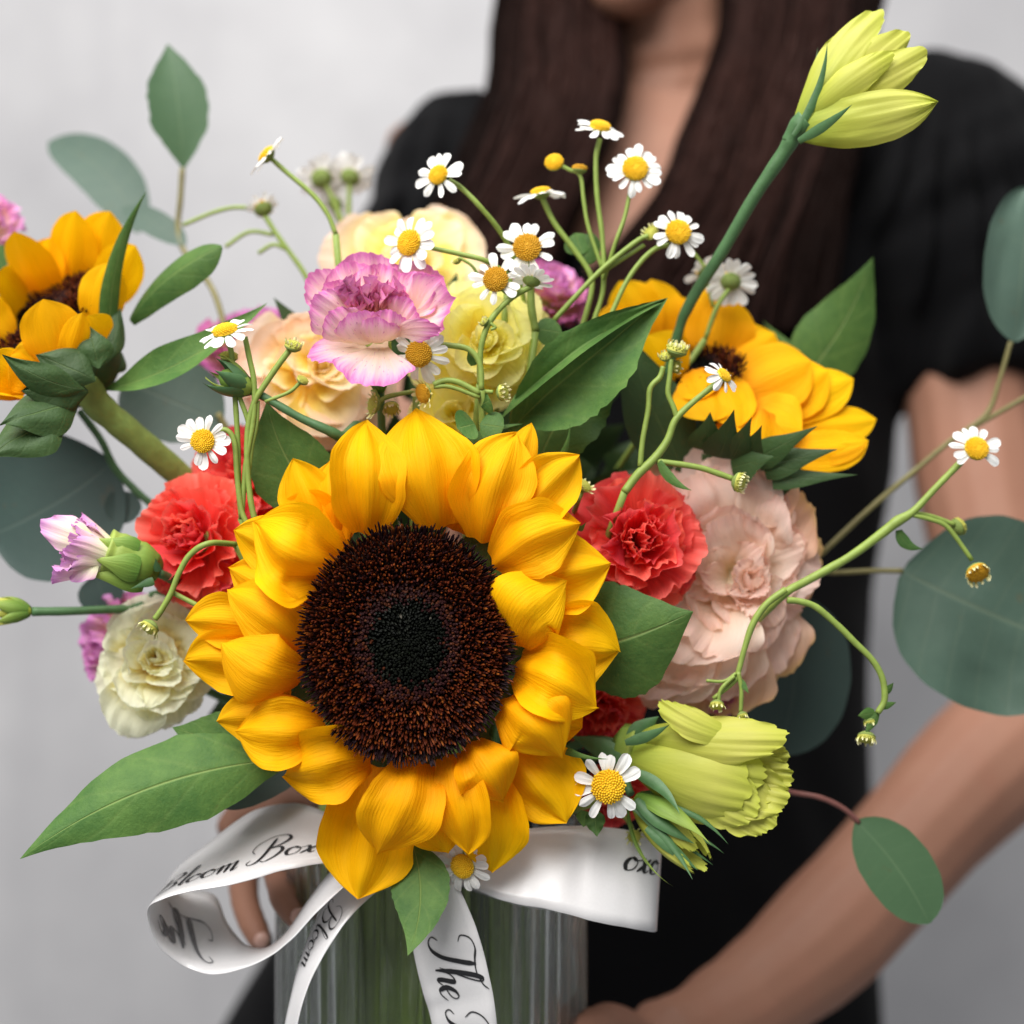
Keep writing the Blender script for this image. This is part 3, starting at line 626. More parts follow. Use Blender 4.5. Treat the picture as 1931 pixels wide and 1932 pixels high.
# ---- daisies: heads share their meshes
def local_mesh(name, geo, mat):
    me = bpy.data.meshes.new(name); me.from_pydata([tuple(v) for v in geo[0]], [], geo[1]); me.polygons.foreach_set('use_smooth', [True]*len(me.polygons))
    if len(geo) > 2 and geo[2]:
        l = me.uv_layers.new(name='UVMap'); idx = [0]*len(me.loops); me.loops.foreach_get('vertex_index', idx); flat = []
        for i in idx: flat += geo[2][i]
        l.data.foreach_set('uv', flat)
    me.materials.append(mat); me.update(); return me
def disc_geo(n, dome, seed):
    g = random.Random(seed); gs = [ball(V((0, 0, -.12)), .98, 18, 8, None, dome+.05, .5)]
    for i in range(n):
        r = math.sqrt((i+.5)/n)*.97; a = i*2.39996; z = dome*math.sqrt(max(0, 1-r*r*.95))-.1
        s = .085*(1.0 if r > .25 else .75); gs.append(ball(V((r*math.cos(a), r*math.sin(a), z)), s*g.uniform(.85, 1.2), 6, 4, V((r*math.cos(a)*.7, r*math.sin(a)*.7, .8)), 1.25))
    return join(gs)
DM = {'y': local_mesh('flower_head', disc_geo(150, .5, 1), DISC), 'o': local_mesh('flower_head', disc_geo(150, .55, 2), DISCO), 'b': local_mesh('flower_head', disc_geo(70, .55, 3), BUDD)}
DP = []
for sd, (cu, bn, dr) in enumerate(((-.5, .06, -.04), (.35, .05, -.10), (-.25, .09, .04), (-.7, .03, -.16), (.15, -.04, -.03))):
    DP.append(local_mesh('petal', petal((0, 0, 0), (1, 0, 0), .60, (0, 0, 1), P_DAISY, bend=bn, cup=cu, curl=dr, groove=.14, nu=10, nv=8, rng=random.Random(sd)), WHT))
BP = local_mesh('petal', petal((0, 0, 0), (1, 0, 0), .46, (0, 0, 1), P_DAISY, bend=.12, cup=-.7, curl=.3, nu=7, nv=5), BUDY)
CX = local_mesh('calyx', join([tube([V((0, 0, -1.05)), V((0, 0, -.8)), V((0, 0, -.35)), V((0, 0, .02))], [.25, .62, .98, 1.0], 3, 14)]), CALYX)
def child(name, me, parent, mat4):
    o = bpy.data.objects.new(name, me); C.objects.link(o); o.parent = parent; o.matrix_local = mat4; return o
DR = random.Random(5)
def frame(n):
    z = V(n).normalized(); x = z.orthogonal().normalized(); y = z.cross(x)
    return Matrix((x, y, z)).transposed().to_4x4()
def daisy(root, c, n, rd, rp, npet=14, elev=0, old=False, gaps=(), kind='open', seed=0, spin=0):
    """head on its spray: n = way it faces, rd disc radius, rp petal length, elev = degrees the petals rise above the plane"""
    g = random.Random(seed*7+int(rd*1e6)); M = Matrix.Translation(V(c)-root.location) @ frame(n) @ Matrix.Scale(rd, 4)
    h = child('flower_head', DM['o' if old else ('b' if kind == 'bud' else 'y')], root, M)
    child('calyx', CX, h, Matrix.Translation((0, 0, -.1)) @ Matrix.Diagonal((.95, .95, .62, 1)))
    if kind == 'button': return h
    L = rp/rd
    for k in range(npet):
        if k in gaps: continue
        a = spin+2*PI*(k+g.uniform(-.30, .30))/npet; e = math.radians(elev+g.uniform(-15, 13)); l = L*g.uniform(.80, 1.12)
        me = BP if kind == 'bud' else g.choice(DP)
        child('petal', me, h, Matrix.Rotation(a, 4, 'Z') @ Matrix.Translation((.84, 0, -.16)) @ Matrix.Rotation(-e, 4, 'Y') @ Matrix.Rotation(g.uniform(-.25, .25), 4, 'X') @ Matrix.Diagonal((l, l*g.uniform(.72, 1.1), l, 1)))
    return h
def bud(root, c, n, r, seed=0, npet=13, elev=62, old=False): return daisy(root, c, n, r, r*.85, npet, elev, old, (), 'bud', seed)

# ------------------------------------------------------------------ the big sunflower
def sunflower_disc(root, c, n, rx, ry, count, seed, up=V((0, 0, 1)), lift=.006):
    g = random.Random(seed); z = V(n).normalized(); x = up.cross(z).normalized()*-1; x = -x; y = z.cross(x)
    vs, fs, cs = [], [], []
    def surf(r, a): return V(c)+x*(rx*r*math.cos(a))+y*(ry*r*math.sin(a))+z*(lift*(1-((r-.62)/.62)**2)*1.0)
    # the ground the florets stand on
    nr, na = 14, 60
    for i in range(nr+1):
        for j in range(na):
            a = 2*PI*j/na; r = i/nr; vs.append(surf(r*.99, a)-z*(.0012+.006*max(0, r-.9)*10)); cs.append((.012, .006, .005))
    for i in range(nr):
        for j in range(na): fs.append((i*na+j, i*na+(j+1) % na, (i+1)*na+(j+1) % na, (i+1)*na+j))
    for i in range(count):
        r = math.sqrt((i+.5)/count); a = i*2.399963; p = surf(r, a); rad = x*math.cos(a)+y*math.sin(a)
        k = g.random()
        rj = r+g.gauss(0, .035)
        if rj < .40:
            lean = -.9+r; ln = .0016+.0014*r+g.uniform(0, .0012); wd = g.uniform(.00036, .00056); q = .5+.5*noise.noise(V((math.cos(a)*r*3, math.sin(a)*r*3, 1)))
            base = (.003, .0035, .003); tip = (.004+.007*q*k, .005+.009*q*k, .004+.003*q*k)
            if k > .992: tip = (.10, .09, .07)
        elif rj < .54:
            lean = -.4; ln = .0026; wd = .0006; base = (.008, .003, .003); tip = (.025, .006, .006) if k < .7 else (.07, .018, .006)
        else:
            lean = g.uniform(-.35, .55)+(r-.55); ln = g.uniform(.0026, .0050); wd = g.uniform(.00026, .00046)
            base = (.03, .006, .003)
            tip = (.014, .003, .004) if k < .28 else ((.095, .016, .004) if k < .76 else ((.17, .038, .006) if k < .97 else (.25, .07, .009)))
        if r > .93: lean = g.uniform(.4, 1.7); ln = g.uniform(.003, .0056); tip = (.012, .004, .006) if k < .8 else tip; base = (.018, .005, .006)
        d = (z+rad*lean+(x*g.uniform(-1, 1)+y*g.uniform(-1, 1))*.32).normalized(); e1 = d.orthogonal().normalized(); e2 = d.cross(e1); b0 = len(vs)
        for (h, w_) in ((-.2, .8), (.45, 1), (.8, 1.05)):
            for m in range(4):
                t = m*PI/2+a; vs.append(p+d*ln*h+(e1*math.cos(t)+e2*math.sin(t))*wd*w_); cs.append(tuple(base[q]*(1-max(0, h))+tip[q]*max(0, h) for q in range(3)))
        vs.append(p+d*ln+rad*g.uniform(-.0003, .0003)); cs.append(tip)
        for lv in range(2):
            for m in range(4): fs.append((b0+lv*4+m, b0+lv*4+(m+1) % 4, b0+lv*4+4+(m+1) % 4, b0+lv*4+4+m))
        for m in range(4): fs.append((b0+8+m, b0+8+(m+1) % 4, b0+12))
    o = put(root, 'disc_florets', (vs, fs, None, cs), FLOR, smooth=False); o['kind'] = 'stuff'; return o
SD = .500
sun = thing('sunflower', 'large sunflower with a dark brown disc facing forward over the ribbon', 'sunflower', SF(865, 960, SD))
sunflower_disc(sun, SF(866, 968, SD-.003), V((.10, -1, .06)), 384*.49602*ps(SD), 428*.49602*ps(SD), 5200, 3)
PR = random.Random(17)
# base x,y  tip x,y  width  layer  lift  tip-forward  cup  groove  (tile pixels; metres forward)
SP = [
 (985, 540, 893, 70, 318, 0, .016, -.004, -.85, .10, dict(curl=-.10, side=.03)),
 (715, 560, 708, 122, 240, 0, .015, .000, -.9, .12, dict(side=.04)),
 (1150, 590, 1282, 168, 268, 0, .014, -.002, -.8, .12, dict(side=-.05)),
 (1040, 540, 1180, 215, 200, 2, .004, -.004, -.4, .1, {}),
 (1190, 470, 1338, 132, 120, 1, .006, -.004, -.4, .1, {}),
 (1230, 600, 1522, 252, 230, 1, .008, .002, -.6, .12, dict(side=-.05)),
 (1190, 680, 1525, 515, 262, 0, .016, .000, -.9, .1, dict(side=-.10)),
 (1310, 760, 1638, 668, 250, 1, .007, .003, -.5, .14, dict(side=-.06)),
 (1270, 975, 1474, 735, 268, 0, .015, .004, -.95, .06, dict(side=-.17)),
 (1330, 985, 1674, 1005, 300, 1, .008, .002, -.55, .16, dict(side=-.04)),
 (1275, 1050, 1588, 1212, 270, 1, .017, .008, -.8, .1, dict(side=-.12)),
 (1222, 1185, 1455, 1400, 290, 0, .017, .006, -.9, .10, dict(side=-.06, wav=.05)),
 (1240, 1370, 1474, 1645, 290, 1, .006, .002, -.5, .14, dict(side=-.02)),
 (1100, 1345, 1230, 1570, 226, 0, .014, .004, -.9, .08, dict(side=-.08)),
 (1150, 1440, 1186, 1840, 232, 1, .006, .000, -.6, .12, dict(side=-.03)),
 (1020, 1390, 1100, 1765, 196, 0, .013, .003, -.95, .10, dict(side=-.05)),
 (900, 1450, 1025, 1760, 240, 1, .008, .003, -.5, .1, {}),
 (900, 1400, 752, 1768, 268, 0, .017, .006, -.85, .08, dict(side=-.06)),
 (800, 1440, 686, 1932, 318, 1, .008, .004, -.6, .16, dict(side=.02)),
 (735, 1395, 398, 1474, 250, 0, .016, .004, -.85, .08, dict(side=.06)),
 (560, 1290, 212, 1300, 236, 0, .015, .005, -1.0, .10, dict(side=.02)),
 (520, 1330, 146, 1262, 190, 1, .006, .003, -.5, .12, dict(side=.12)),
 (478, 1095, 158, 960, 225, 0, .016, .010, -1.2, .04, dict(side=-.06, curl=.05)),
 (440, 1080, 20, 1032, 226, 1, .006, .003, -.6, .14, dict(side=.06)),
 (440, 930, 28, 880, 190, 1, .006, .002, -.5, .12, dict(side=.04)),
 (480, 1000, 182, 765, 190, 0, .014, .006, -1.0, .08, dict(side=.10)),
 (500, 880, 190, 680, 215, 1, .013, .004, -.9, .08, dict(side=.09)),
 (530, 790, 212, 535, 205, 1, .009, .004, -.7, .10, dict(side=.10)),
 (610, 680, 285, 510, 320, 0, .019, .004, -1.05, .12, dict(side=-.06)),
 (600, 590, 572, 275, 200, 2, .006, .002, -.5, .12, {}),
 (600, 640, 432, 268, 190, 2, .006, .003, -.5, .12, {}),
 (640, 600, 380, 440, 220, 2, .006, .003, -.5, .12, {}),
 (1330, 900, 1460, 860, 220, 2, .004, .002, -.5, .12, {}),
 (1290, 1180, 1530, 1290, 240, 2, .004, .002, -.5, .12, {}),
 (860, 1440, 880, 1720, 240, 2, .004, .000, -.5, .12, {}),
 (450, 990, 240, 830, 220, 2, .006, .002, -.5, .12, {}),
 (430, 1200, 260, 1190, 200, 2, .004, .002, -.5, .12, {})]
for (bx, by, tx, ty, wd, lay, lift, tf, cup, grv, ex) in SP:
    bd = SD+(.001, .006, .009)[lay]; B = SF(bx, by, bd); T = SF(tx, ty, bd-tf); L = (T-B).length
    kw = dict(bend=.8*lift/L, cup=cup*.40+PR.uniform(-.12, .15), groove=grv*1.7, nz=.030, edge=.55, asym=.11, wav=.03, wn=1.3, rng=PR, nu=30, nv=20, twist=PR.uniform(-.28, .28)); kw.update(ex)
    kw.setdefault('curl', PR.uniform(-.07, .10)); kw['wav'] = .045; kw['crease'] = PR.uniform(-.20, -.02)
    put(sun, 'petal', petal(B, T, wd*1.22*.49602*ps(SD), CAMV, **kw), YEL)
# green bract tips between the petals and the leaves of this stem
for (b, t, wd) in (((1040, 1400, .508), (1148, 1432, .496), 20), ((520, 1448, .512), (468, 1442, .507), 16), ((740, 1000, .505), (742, 955, .500), 18), ((420, 1190, .512), (386, 1215, .506), 14), ((1090, 1000, .512), (1105, 985, .508), 14), ((1055, 870, .515), (1075, 800, .51), 16)):
    put(sun, 'bract', petal(W(*b), W(*t), wd*ps(.5), CAMV, P_BRACT, bend=.08, cup=-.6, side=.06, nu=10, nv=6), GRN)
for k in range(14):
    a = 2*PI*k/14; c = SF(866+330*math.cos(a), 968+380*math.sin(a), .512); put(sun, 'bract', petal(c, SF(866+640*math.cos(a), 968+700*math.sin(a), .518), .012, CAMV, P_BRACT, bend=-.05, nu=8, nv=6), DGRN)
put(sun, 'receptacle', ball(SF(866, 968, .512), .036, 20, 12, V((0, -1, 0)), .45), DGRN)
stem_part(sun, to_vase(SF(866, 968, .527), 0, mid=SF(866, 1300, .56)), .0055, STEMS)
leaf_part(sun, W(560, 1432, .516), W(38, 1620, .492), 178*ps(.505), GRN, V((.05, -1, .35)), bend=.06, side=.07, cup=-.35, crease=-.12, wav=.03, wn=3, jag=.03)
leaf_part(sun, W(480, 1390, .520), W(325, 1372, .522), 100*ps(.52), GRN, V((.1, -1, .2)), side=-.06, jag=.03)
leaf_part(sun, W(620, 965, .522), W(503, 758, .518), 165*ps(.52), GRN, V((-.25, -1, .1)), side=-.07, bend=.05, cup=.35, wav=.03, jag=.03)
leaf_part(sun, W(1060, 1235, .522), W(1307, 1154, .505), 235*ps(.515), GRN, V((.1, -1, .05)), side=.03, bend=.06, cup=-.35, crease=-.1, jag=.03, prof=smoothtab([(0, .5), (.3, .95), (.45, 1), (.6, .85), (.8, .45), (.93, .14), (1, .005)]))
leaf_part(sun, W(775, 1585, .512), W(772, 1806, .492), 118*ps(.5), GRN, V((-.1, -1, .1)), side=-.10, bend=.05, cup=-.3, crease=.12, jag=.03, curl=.08)
leaf_part(sun, W(962, 812, .530), W(1256, 563, .524), 165*ps(.53), GRN, V((.45, -1, .05)), side=-.04, bend=.10, cup=.7, crease=.2, wav=.09, wn=2.4, nz=.05, edge=.5, jag=.04, nu=34, nv=16)
leaf_part(sun, W(945, 790, .523), W(1252, 570, .522), 70*ps(.53), GRN, V((-.7, -.6, .5)), side=.05, bend=.10, cup=.5, jag=.03)
leaf_part(sun, W(1005, 905, .540), W(1200, 650, .540), 175*ps(.54), GRN, V((.1, -1, .6)), bend=.08, side=-.08, cup=.3, wav=.10, wn=2.5, jag=.05)
leaf_part(sun, W(855, 868, .520), W(985, 800, .515), 42*ps(.52), GRN, V((-.1, -.6, 1)), bend=.1, cup=.5, prof=P_NARROW)

# ------------------------------------------------------------------ the sunflower at the edge of the picture
sl = thing('sunflower', 'sunflower tilted upward beside the grey wall with its thick hairy stem showing', 'sunflower', TA(230, 880, .552))
ln_ = V((-.42, -.52, .74))
sunflower_disc(sl, TA(225, 890, .570), ln_, .030, .036, 1500, 8, up=V((.3, -.6, .7)), lift=.005)
for (b, t, wd, N, ex) in [
  ((300, 760, .588), (80, 345, .560), 235, (-.2, -1, .3), dict(cup=-.5)), ((400, 690, .588), (430, 228, .566), 250, (0, -1, .3), dict(cup=-.5)), ((500, 680, .588), (625, 232, .568), 270, (.1, -1, .3), dict(cup=-.5)),
  ((560, 760, .580), (768, 425, .560), 230, (.3, -1, .2), dict(cup=-.4)), ((545, 900, .548), (620, 520, .545), 215, (.5, -1, .1), dict(cup=-.7)), ((190, 900, .588), (-30, 600, .55), 300, (-.3, -1, .4), dict(cup=-.5)), ((240, 760, .588), (280, 380, .575), 200, (0, -1, .2), {}),
  ((345, 1110, .530), (245, 728, .522), 255, (.1, -1, 0), dict(cup=-.3)), ((370, 1125, .528), (465, 805, .521), 125, (.5, -1, 0), dict(cup=-.7)), ((560, 985, .534), (500, 820, .526), 190, (.5, -1, 0), dict(cup=-.5)), ((230, 1160, .530), (60, 1050, .520), 250, (-.1, -1, .5), dict(cup=-.4)), ((160, 1250, .530), (-90, 1060, .515), 220, (-.2, -1, .4), dict(cup=-.4)), ((120, 1300, .53), (-60, 1260, .51), 160, (-.2, -1, .2), {}),
  ((60, 960, .555), (-240, 780, .545), 260, (-.3, -1, .4), {})]:
    put(sl, 'petal', petal(TA(*b), TA(*t), wd*1.35*ps(.55)/3, V(N), bend=.06, groove=.1, wav=.03, rng=PR, **ex), YEL)
for (b, t, wd, N, ex) in [((480, 1240, .522), (10, 1040, .505), 150, (-.2, -1, .2), dict(side=-.08)), ((540, 1190, .524), (200, 1040, .520), 210, (0, -1, .3), {}), ((560, 1120, .526), (500, 880, .528), 170, (.3, -1, 0), {}), ((600, 1090, .535), (680, 780, .55), 120, (.6, -1, 0), {}), ((500, 1250, .525), (120, 1250, .51), 240, (0, -1, .1), {}), ((440, 1330, .525), (0, 1440, .50), 240, (0, -1, .2), {}), ((360, 1400, .52), (-60, 1620, .50), 260, (-.1, -1, .3), {}), ((600, 1150, .545), (640, 960, .56), 180, (.5, -1, 0), {})]:
    put(sl, 'bract', petal(TA(*b), TA(*t), wd*1.35*ps(.53)/3, V(N), P_LEAF, bend=.08, cup=-.6, nz=.04, rng=PR, **ex), DGRN)
put(sl, 'receptacle', ball(TA(430, 1130, .552), .019, 16, 10, ln_, .7), DGRN)
stem_part(sl, [TA(470, 1190, .54), TA(560, 1330, .545), TA(790, 1530, .555), TA(1090, 1790, .57), TA(1300, 2000, .58)]+to_vase(TA(1500, 2300, .585), 0)[1:], [.0058, .0056, .0054, .0052, .005, .0045, .004, .004], STEMS, 8, 14)
leaf_part(sl, TA(640, 1120, .55), TA(828, 120, .545), 130*ps(.55)/3, GRN, V((.7, -.6, .2)), prof=P_NARROW, side=-.10, cup=-.5)
leaf_part(sl, TA(735, 850, .560), TA(1255, 430, .545), 255*ps(.55)/3, GRN, V((-.25, -1, .35)), cup=-.5, bend=.08, side=-.02, prof=smoothtab([(0, .3), (.15, .6), (.4, .85), (.65, 1), (.85, .85), (.95, .5), (1, .1)]), crease=-.2)
leaf_part(sl, TA(600, 1240, .545), TA(1512, 750, .535), 250*ps(.54)/3, GRN, V((-.1, -1, .5)), cup=.5, crease=.2, bend=.03, side=.10, wav=.05)
leaf_part(sl, TA(30, 560, .58), TA(-80, 420, .58), 200*ps(.58)/3, GRN)

# ------------------------------------------------------------------ the sunflower turned away at the back
sr = thing('sunflower', 'sunflower turned sideways under the black sleeve with dark pointed bracts below', 'sunflower', TC(900, 760, .565))
sunflower_disc(sr, TC(830, 770, .570), V((-.25, -.45, .85)), .015, .022, 500, 9, up=V((0, -.8, .5)), lift=.004)
for (b, t, wd, N, ex) in [
  ((560, 520, .585), (245, 430, .575), 170, (-.3, -1, .4), {}), ((560, 580, .582), (365, 240, .580), 240, (-.2, -1, .3), {}), ((620, 600, .584), (545, 228, .584), 250, (0, -1, .3), {}), ((745, 660, .586), (700, 325, .586), 270, (0, -1, .3), {}), ((800, 640, .588), (852, 275, .59), 170, (0, -1, .3), {}), ((890, 720, .580), (985, 318, .582), 320, (.1, -1, .3), {}), ((1000, 740, .580), (1245, 535, .582), 300, (.2, -1, .4), {}), ((1080, 800, .582), (1390, 640, .586), 240, (.3, -1, .4), {}),
  ((700, 790, .560), (520, 545, .556), 250, (-.3, -1, .1), {}), ((780, 740, .555), (845, 900, .545), 190, (-.2, -1, .2), {}), ((830, 770, .556), (900, 1030, .540), 300, (0, -1, .2), {}), ((900, 740, .556), (1050, 1060, .540), 240, (.1, -1, .3), {}), ((1050, 860, .558), (1450, 690, .560), 330, (.2, -1, .5), {}), ((1130, 960, .558), (1550, 745, .562), 290, (.3, -1, .5), {}), ((1180, 1000, .560), (1690, 790, .565), 240, (.3, -1, .5), {}), ((1300, 1050, .56), (1820, 1020, .563), 190, (.2, -1, .4), dict(side=.05)), ((1260, 1170, .55), (1775, 1140, .55), 190, (.2, -1, .3), dict(side=.10)), ((1370, 1240, .55), (1760, 1160, .548), 90, (.2, -1, .3), dict(side=.08)),
  ((1180, 960, .548), (1150, 1225, .535), 260, (.2, -1, .2), {}), ((1000, 1000, .55), (1060, 1130, .536), 190, (0, -1, .2), {}), ((1080, 1000, .552), (1400, 1090, .545), 330, (.2, -1, .3), {})]:
    ex.setdefault('cup', -.35); put(sr, 'petal', petal(TC(*b), TC(*t), wd*1.34*ps(.56)/3, V(N), bend=.06, groove=.1, wav=.03, rng=PR, **ex), YEL)
for (b, t, wd, N) in [((930, 1240, 0.538), (1015, 965, 0.521), 230, (0, -1, .1)), ((1000, 1250, 0.538), (1115, 1008, 0.520), 180, (0, -1, .1)), ((1080, 1240, 0.538), (1172, 1055, 0.521), 170, (0, -1, .1)), ((1130, 1250, 0.538), (1485, 1060, 0.523), 180, (.2, -1, .2)), ((1180, 1290, 0.538), (1600, 1190, 0.528), 190, (.2, -1, .2)), ((1230, 1370, 0.538), (1712, 1335, 0.533), 120, (.2, -1, .2)), ((860, 1200, 0.538), (880, 980, 0.528), 240, (-.2, -1, .2)), ((1000, 1300, 0.538), (1240, 1230, 0.526), 240, (.1, -1, .2)), ((1150, 1400, 0.548), (1470, 1330, 0.540), 230, (.1, -1, .2))]:
    put(sr, 'bract', petal(TC(*b), TC(*t), wd*ps(.54)/3, V(N), P_BRACT, bend=.05, cup=-.3, rng=PR), DGRN)
put(sr, 'receptacle', ball(TC(1020, 1180, .572), .026, 16, 10, V((-.3, -.3, .8)), .75), DGRN)
stem_part(sr, to_vase(TC(950, 1330, .575), 0), .0045, STEMS)
leaf_part(sr, TC(1310, 900, .60), TC(1800, 105, .595), 430*ps(.6)/3, GRN, V((.1, -1, .1)), side=.06, cup=-.3, wav=.03, jag=.02)
leaf_part(sr, TC(760, 1330, .558), TC(425, 545, .55), 430*ps(.55)/3, DGRN, V((.1, -1, .2)), side=-.05, cup=.3, wav=.04)
leaf_part(sr, TC(1640, 900, .6), TC(1180, 470, .61), 80*ps(.6)/3, GRN, prof=P_NARROW)
# ------------------------------------------------------------------ carnations
C3 = tile(1254.7, 0, .3502)
pc = thing('carnation', 'cream carnation edged in purple standing above the large sunflower', 'carnation', TB(190, 800, .515))
QP = [
 (230, 955, .514, 165, 1240, .498, 420, (0, -.9, .55), dict(curl=.06, bend=.06, cup=.25, ruf=.05), PUR),
 (190, 1000, .514, -188, 1035, .505, 215, (-.05, -.8, .75), dict(curl=-.05, bend=.05, cup=-.2, ruf=.08), PUR),
 (250, 955, .510, 560, 900, .498, 150, (.1, -.75, -.5), dict(bend=.05, cup=.5, side=-.12, ruf=.1), PUR),
 (330, 880, .515, 600, 690, .500, 360, (-.35, -1, .1), dict(cup=.7, bend=-.08, ruf=.10, curl=-.06), PUR),
 (350, 860, .522, 480, 530, .520, 380, (-.1, -1, .35), dict(cup=.5, bend=-.05, ruf=.10), PUR),
 (160, 780, .524, 120, 462, .521, 360, (0, -1, .3), dict(cup=.55, bend=-.05, ruf=.08), PUR),
 (60, 830, .520, -185, 590, .515, 270, (.2, -1, .3), dict(cup=.6, bend=-.05, ruf=.08), PUR),
 (80, 900, .512, -160, 720, .502, 290, (.1, -1, -.1), dict(cup=-.45, bend=.10, ruf=.10), PUR),
 (90, 960, .509, -70, 800, .500, 240, (0, -1, -.25), dict(cup=-.5, bend=.12, ruf=.10), PUR),
 (150, 985, .508, 70, 800, .497, 280, (0, -1, -.3), dict(cup=-.5, bend=.14, ruf=.08), PUR),
 (240, 965, .508, 275, 790, .498, 270, (.1, -1, -.25), dict(cup=-.5, bend=.14, ruf=.08), PUR),
 (290, 920, .512, 400, 740, .502, 230, (-.2, -1, 0), dict(cup=.4, bend=.05, ruf=.10), PUR),
 (250, 860, .515, 330, 640, .510, 220, (-.2, -1, .2), dict(cup=.6, ruf=.15), PUR),
 (300, 900, .518, 520, 600, .508, 300, (-.3, -1, .2), dict(cup=.6, ruf=.14), PUR),
 (100, 800, .519, 20, 520, .516, 300, (.1, -1, .3), dict(cup=.6, ruf=.14), PUR),
 (200, 800, .519, 240, 530, .516, 300, (0, -1, .3), dict(cup=.6, ruf=.16), PUR),
 (200, 980, .507, 190, 830, .496, 250, (0, -1, -.35), dict(cup=-.5, bend=.14, ruf=.08), PUR),
 (40, 830, .516, -80, 640, .510, 230, (.3, -1, .2), dict(cup=.6, ruf=.15), PUR)]
QR = random.Random(4)
for (bx, by, bd, tx, ty, td, wd, N, ex, m) in QP:
    kw = dict(prof=P_FAN if ex.get('cup', 0) >= -.3 else P_LIS, rnd=.30, serr=.025, rn=2.4, nu=18, nv=26, marg=True, rng=QR); kw.update(ex)
    put(pc, 'petal', petal(TB(bx, by, bd), TB(tx, ty, td), wd*1.12*ps(.51)/3, V(N), **kw), m)
for k in range(28):
    a = QR.uniform(0, 6.3); q = math.sqrt(QR.random()); bx, by = 140+70*math.cos(a)*q, 850+30*math.sin(a)*q; tx, ty = 150+175*math.cos(a)*q, 680+95*math.sin(a)*q
    put(pc, 'petal', petal(TB(bx, by, .513-.001*math.sin(a)), TB(tx, ty, .506+.008*math.sin(a)*-1*q*-1), QR.uniform(130, 220)*ps(.51)/3, V((math.cos(a+QR.uniform(-1, 1)), -1, .3)), prof=P_FAN, rnd=.25, serr=.05, ruf=.35, rn=3, cup=QR.uniform(.6, 1.2), nu=14, nv=18, marg=True, rng=QR), PURC)
calyx(pc, TB(200, 1010, .517), V((-.05, -.2, 1)), .0055, .016)
stem_part(pc, to_vase(TB(215, 1130, .520), 0), .0016, STEM2)

carnation('carnation', 'coral red carnation tucked between the large sunflower and the pink lisianthus', 'carnation', TC(490, 1700, .522), (.10, -1, .12), 122*ps(.52), RED, seed=5)
carnation('carnation', 'coral red carnation beside the closed cream and purple bud', 'carnation', W(352, 1008, .530), (-.35, -1, .25), 112*ps(.53), RED, seed=6)
carnation('carnation', 'coral red carnation hanging behind thin daisy stems above its coral twin', 'carnation', W(452, 888, .556), (-.25, -.8, .6), 100*ps(.556), RED, seed=8)
carnation('carnation', 'red carnation mostly hidden under the pale pink lisianthus', 'carnation', W(1135, 1345, .545), (.1, -1, -.3), 80*ps(.55), RED, seed=9)
carnation('carnation', 'red carnation peeping out just above the ribbon beside the small daisy', 'carnation', W(1160, 1515, .548), (.1, -1, -.6), 62*ps(.55), RED, seed=10)
carnation('carnation', 'faded mauve carnation out of focus in front of the grey wall', 'carnation', W(475, 630, .62), (-.1, -.45, 1), 108*ps(.62), MAUV, PURL, seed=12, flat=.8)
carnation('carnation', 'small mauve carnation behind the crossing daisy stems by the hair', 'carnation', W(1045, 535, .595), (.4, -.6, .8), 66*ps(.595), MAUV, PURL, seed=13)
carnation('carnation', 'purple edged carnation behind the cream white lisianthus', 'carnation', W(205, 1220, .575), (-.75, -.7, 0), 92*ps(.575), PURL, seed=14)
carnation('carnation', 'purple edged carnation barely showing above the lime bud', 'carnation', W(1372, 1318, .56), (.3, -1, -.2), 34*ps(.56), PUR, seed=15)
carnation('carnation', 'pink carnation cut off by the picture edge above the tilted sunflower', 'carnation', W(-45, 415, .60), (-.2, -1, .3), 62*ps(.6), PURL, PURL, seed=16, vz=False)

# ------------------------------------------------------------------ lisianthus blooms
def c6(*L): return [(1029.2+.3502*x, 732.7+.3502*y) for x, y in L]
bloom('lisianthus', 'large pale peach pink ruffled lisianthus beside the coral red carnation', 'lisianthus', (1375, 1085), .545,
  c6((740, 240), (860, 260), (960, 345), (1080, 345), (1200, 430), (1300, 560), (1340, 680), (1440, 690), (1475, 860), (1460, 1030), (1380, 1150), (1320, 1200), (1330, 1300), (1260, 1390), (1220, 1500), (1140, 1580), (1030, 1620), (900, 1640), (700, 1700), (480, 1850), (400, 1790), (340, 1690), (480, 1450), (600, 1200), (600, 900), (540, 640), (520, 480), (640, 360)),
  [(1.0, 11, .016, .014, .95, .25, -.10, PNKO, .03), (.93, 11, .012, .004, .8, .3, -.06, PNK, .04), (.84, 10, .011, .000, .75, .35, .02, PNK, .05), (.72, 10, .009, -.005, .85, .45, .0, PNK, .05), (.58, 9, .008, -.010, 1.1, .6, -.02, PNK, .045), (.42, 7, .006, -.013, 1.2, .8, 0, PNK, .05), (.24, 5, .004, -.014, 1.4, 1.0, .02, PNK, .05)], 3)
bloom('lisianthus', 'bright lemon yellow lisianthus behind the purple edged carnation', 'lisianthus', (905, 655), .536,
  [(800, 600), (845, 560), (920, 530), (985, 552), (1034, 635), (1028, 700), (990, 758), (945, 782), (870, 775), (790, 740), (790, 670)],
  [(1.0, 8, .016, .014, 1.05, .4, -.08, LEM, .005), (.88, 7, .012, .003, 1.05, .5, -.05, LEM, .005), (.66, 6, .008, -.004, 1.15, .7, -.02, LEM, .006), (.44, 5, .006, -.008, 1.3, 1.0, 0, LEM, .006), (.24, 4, .004, -.008, 1.5, 1.2, .02, LEM, .006)], 6, nzv=.018)
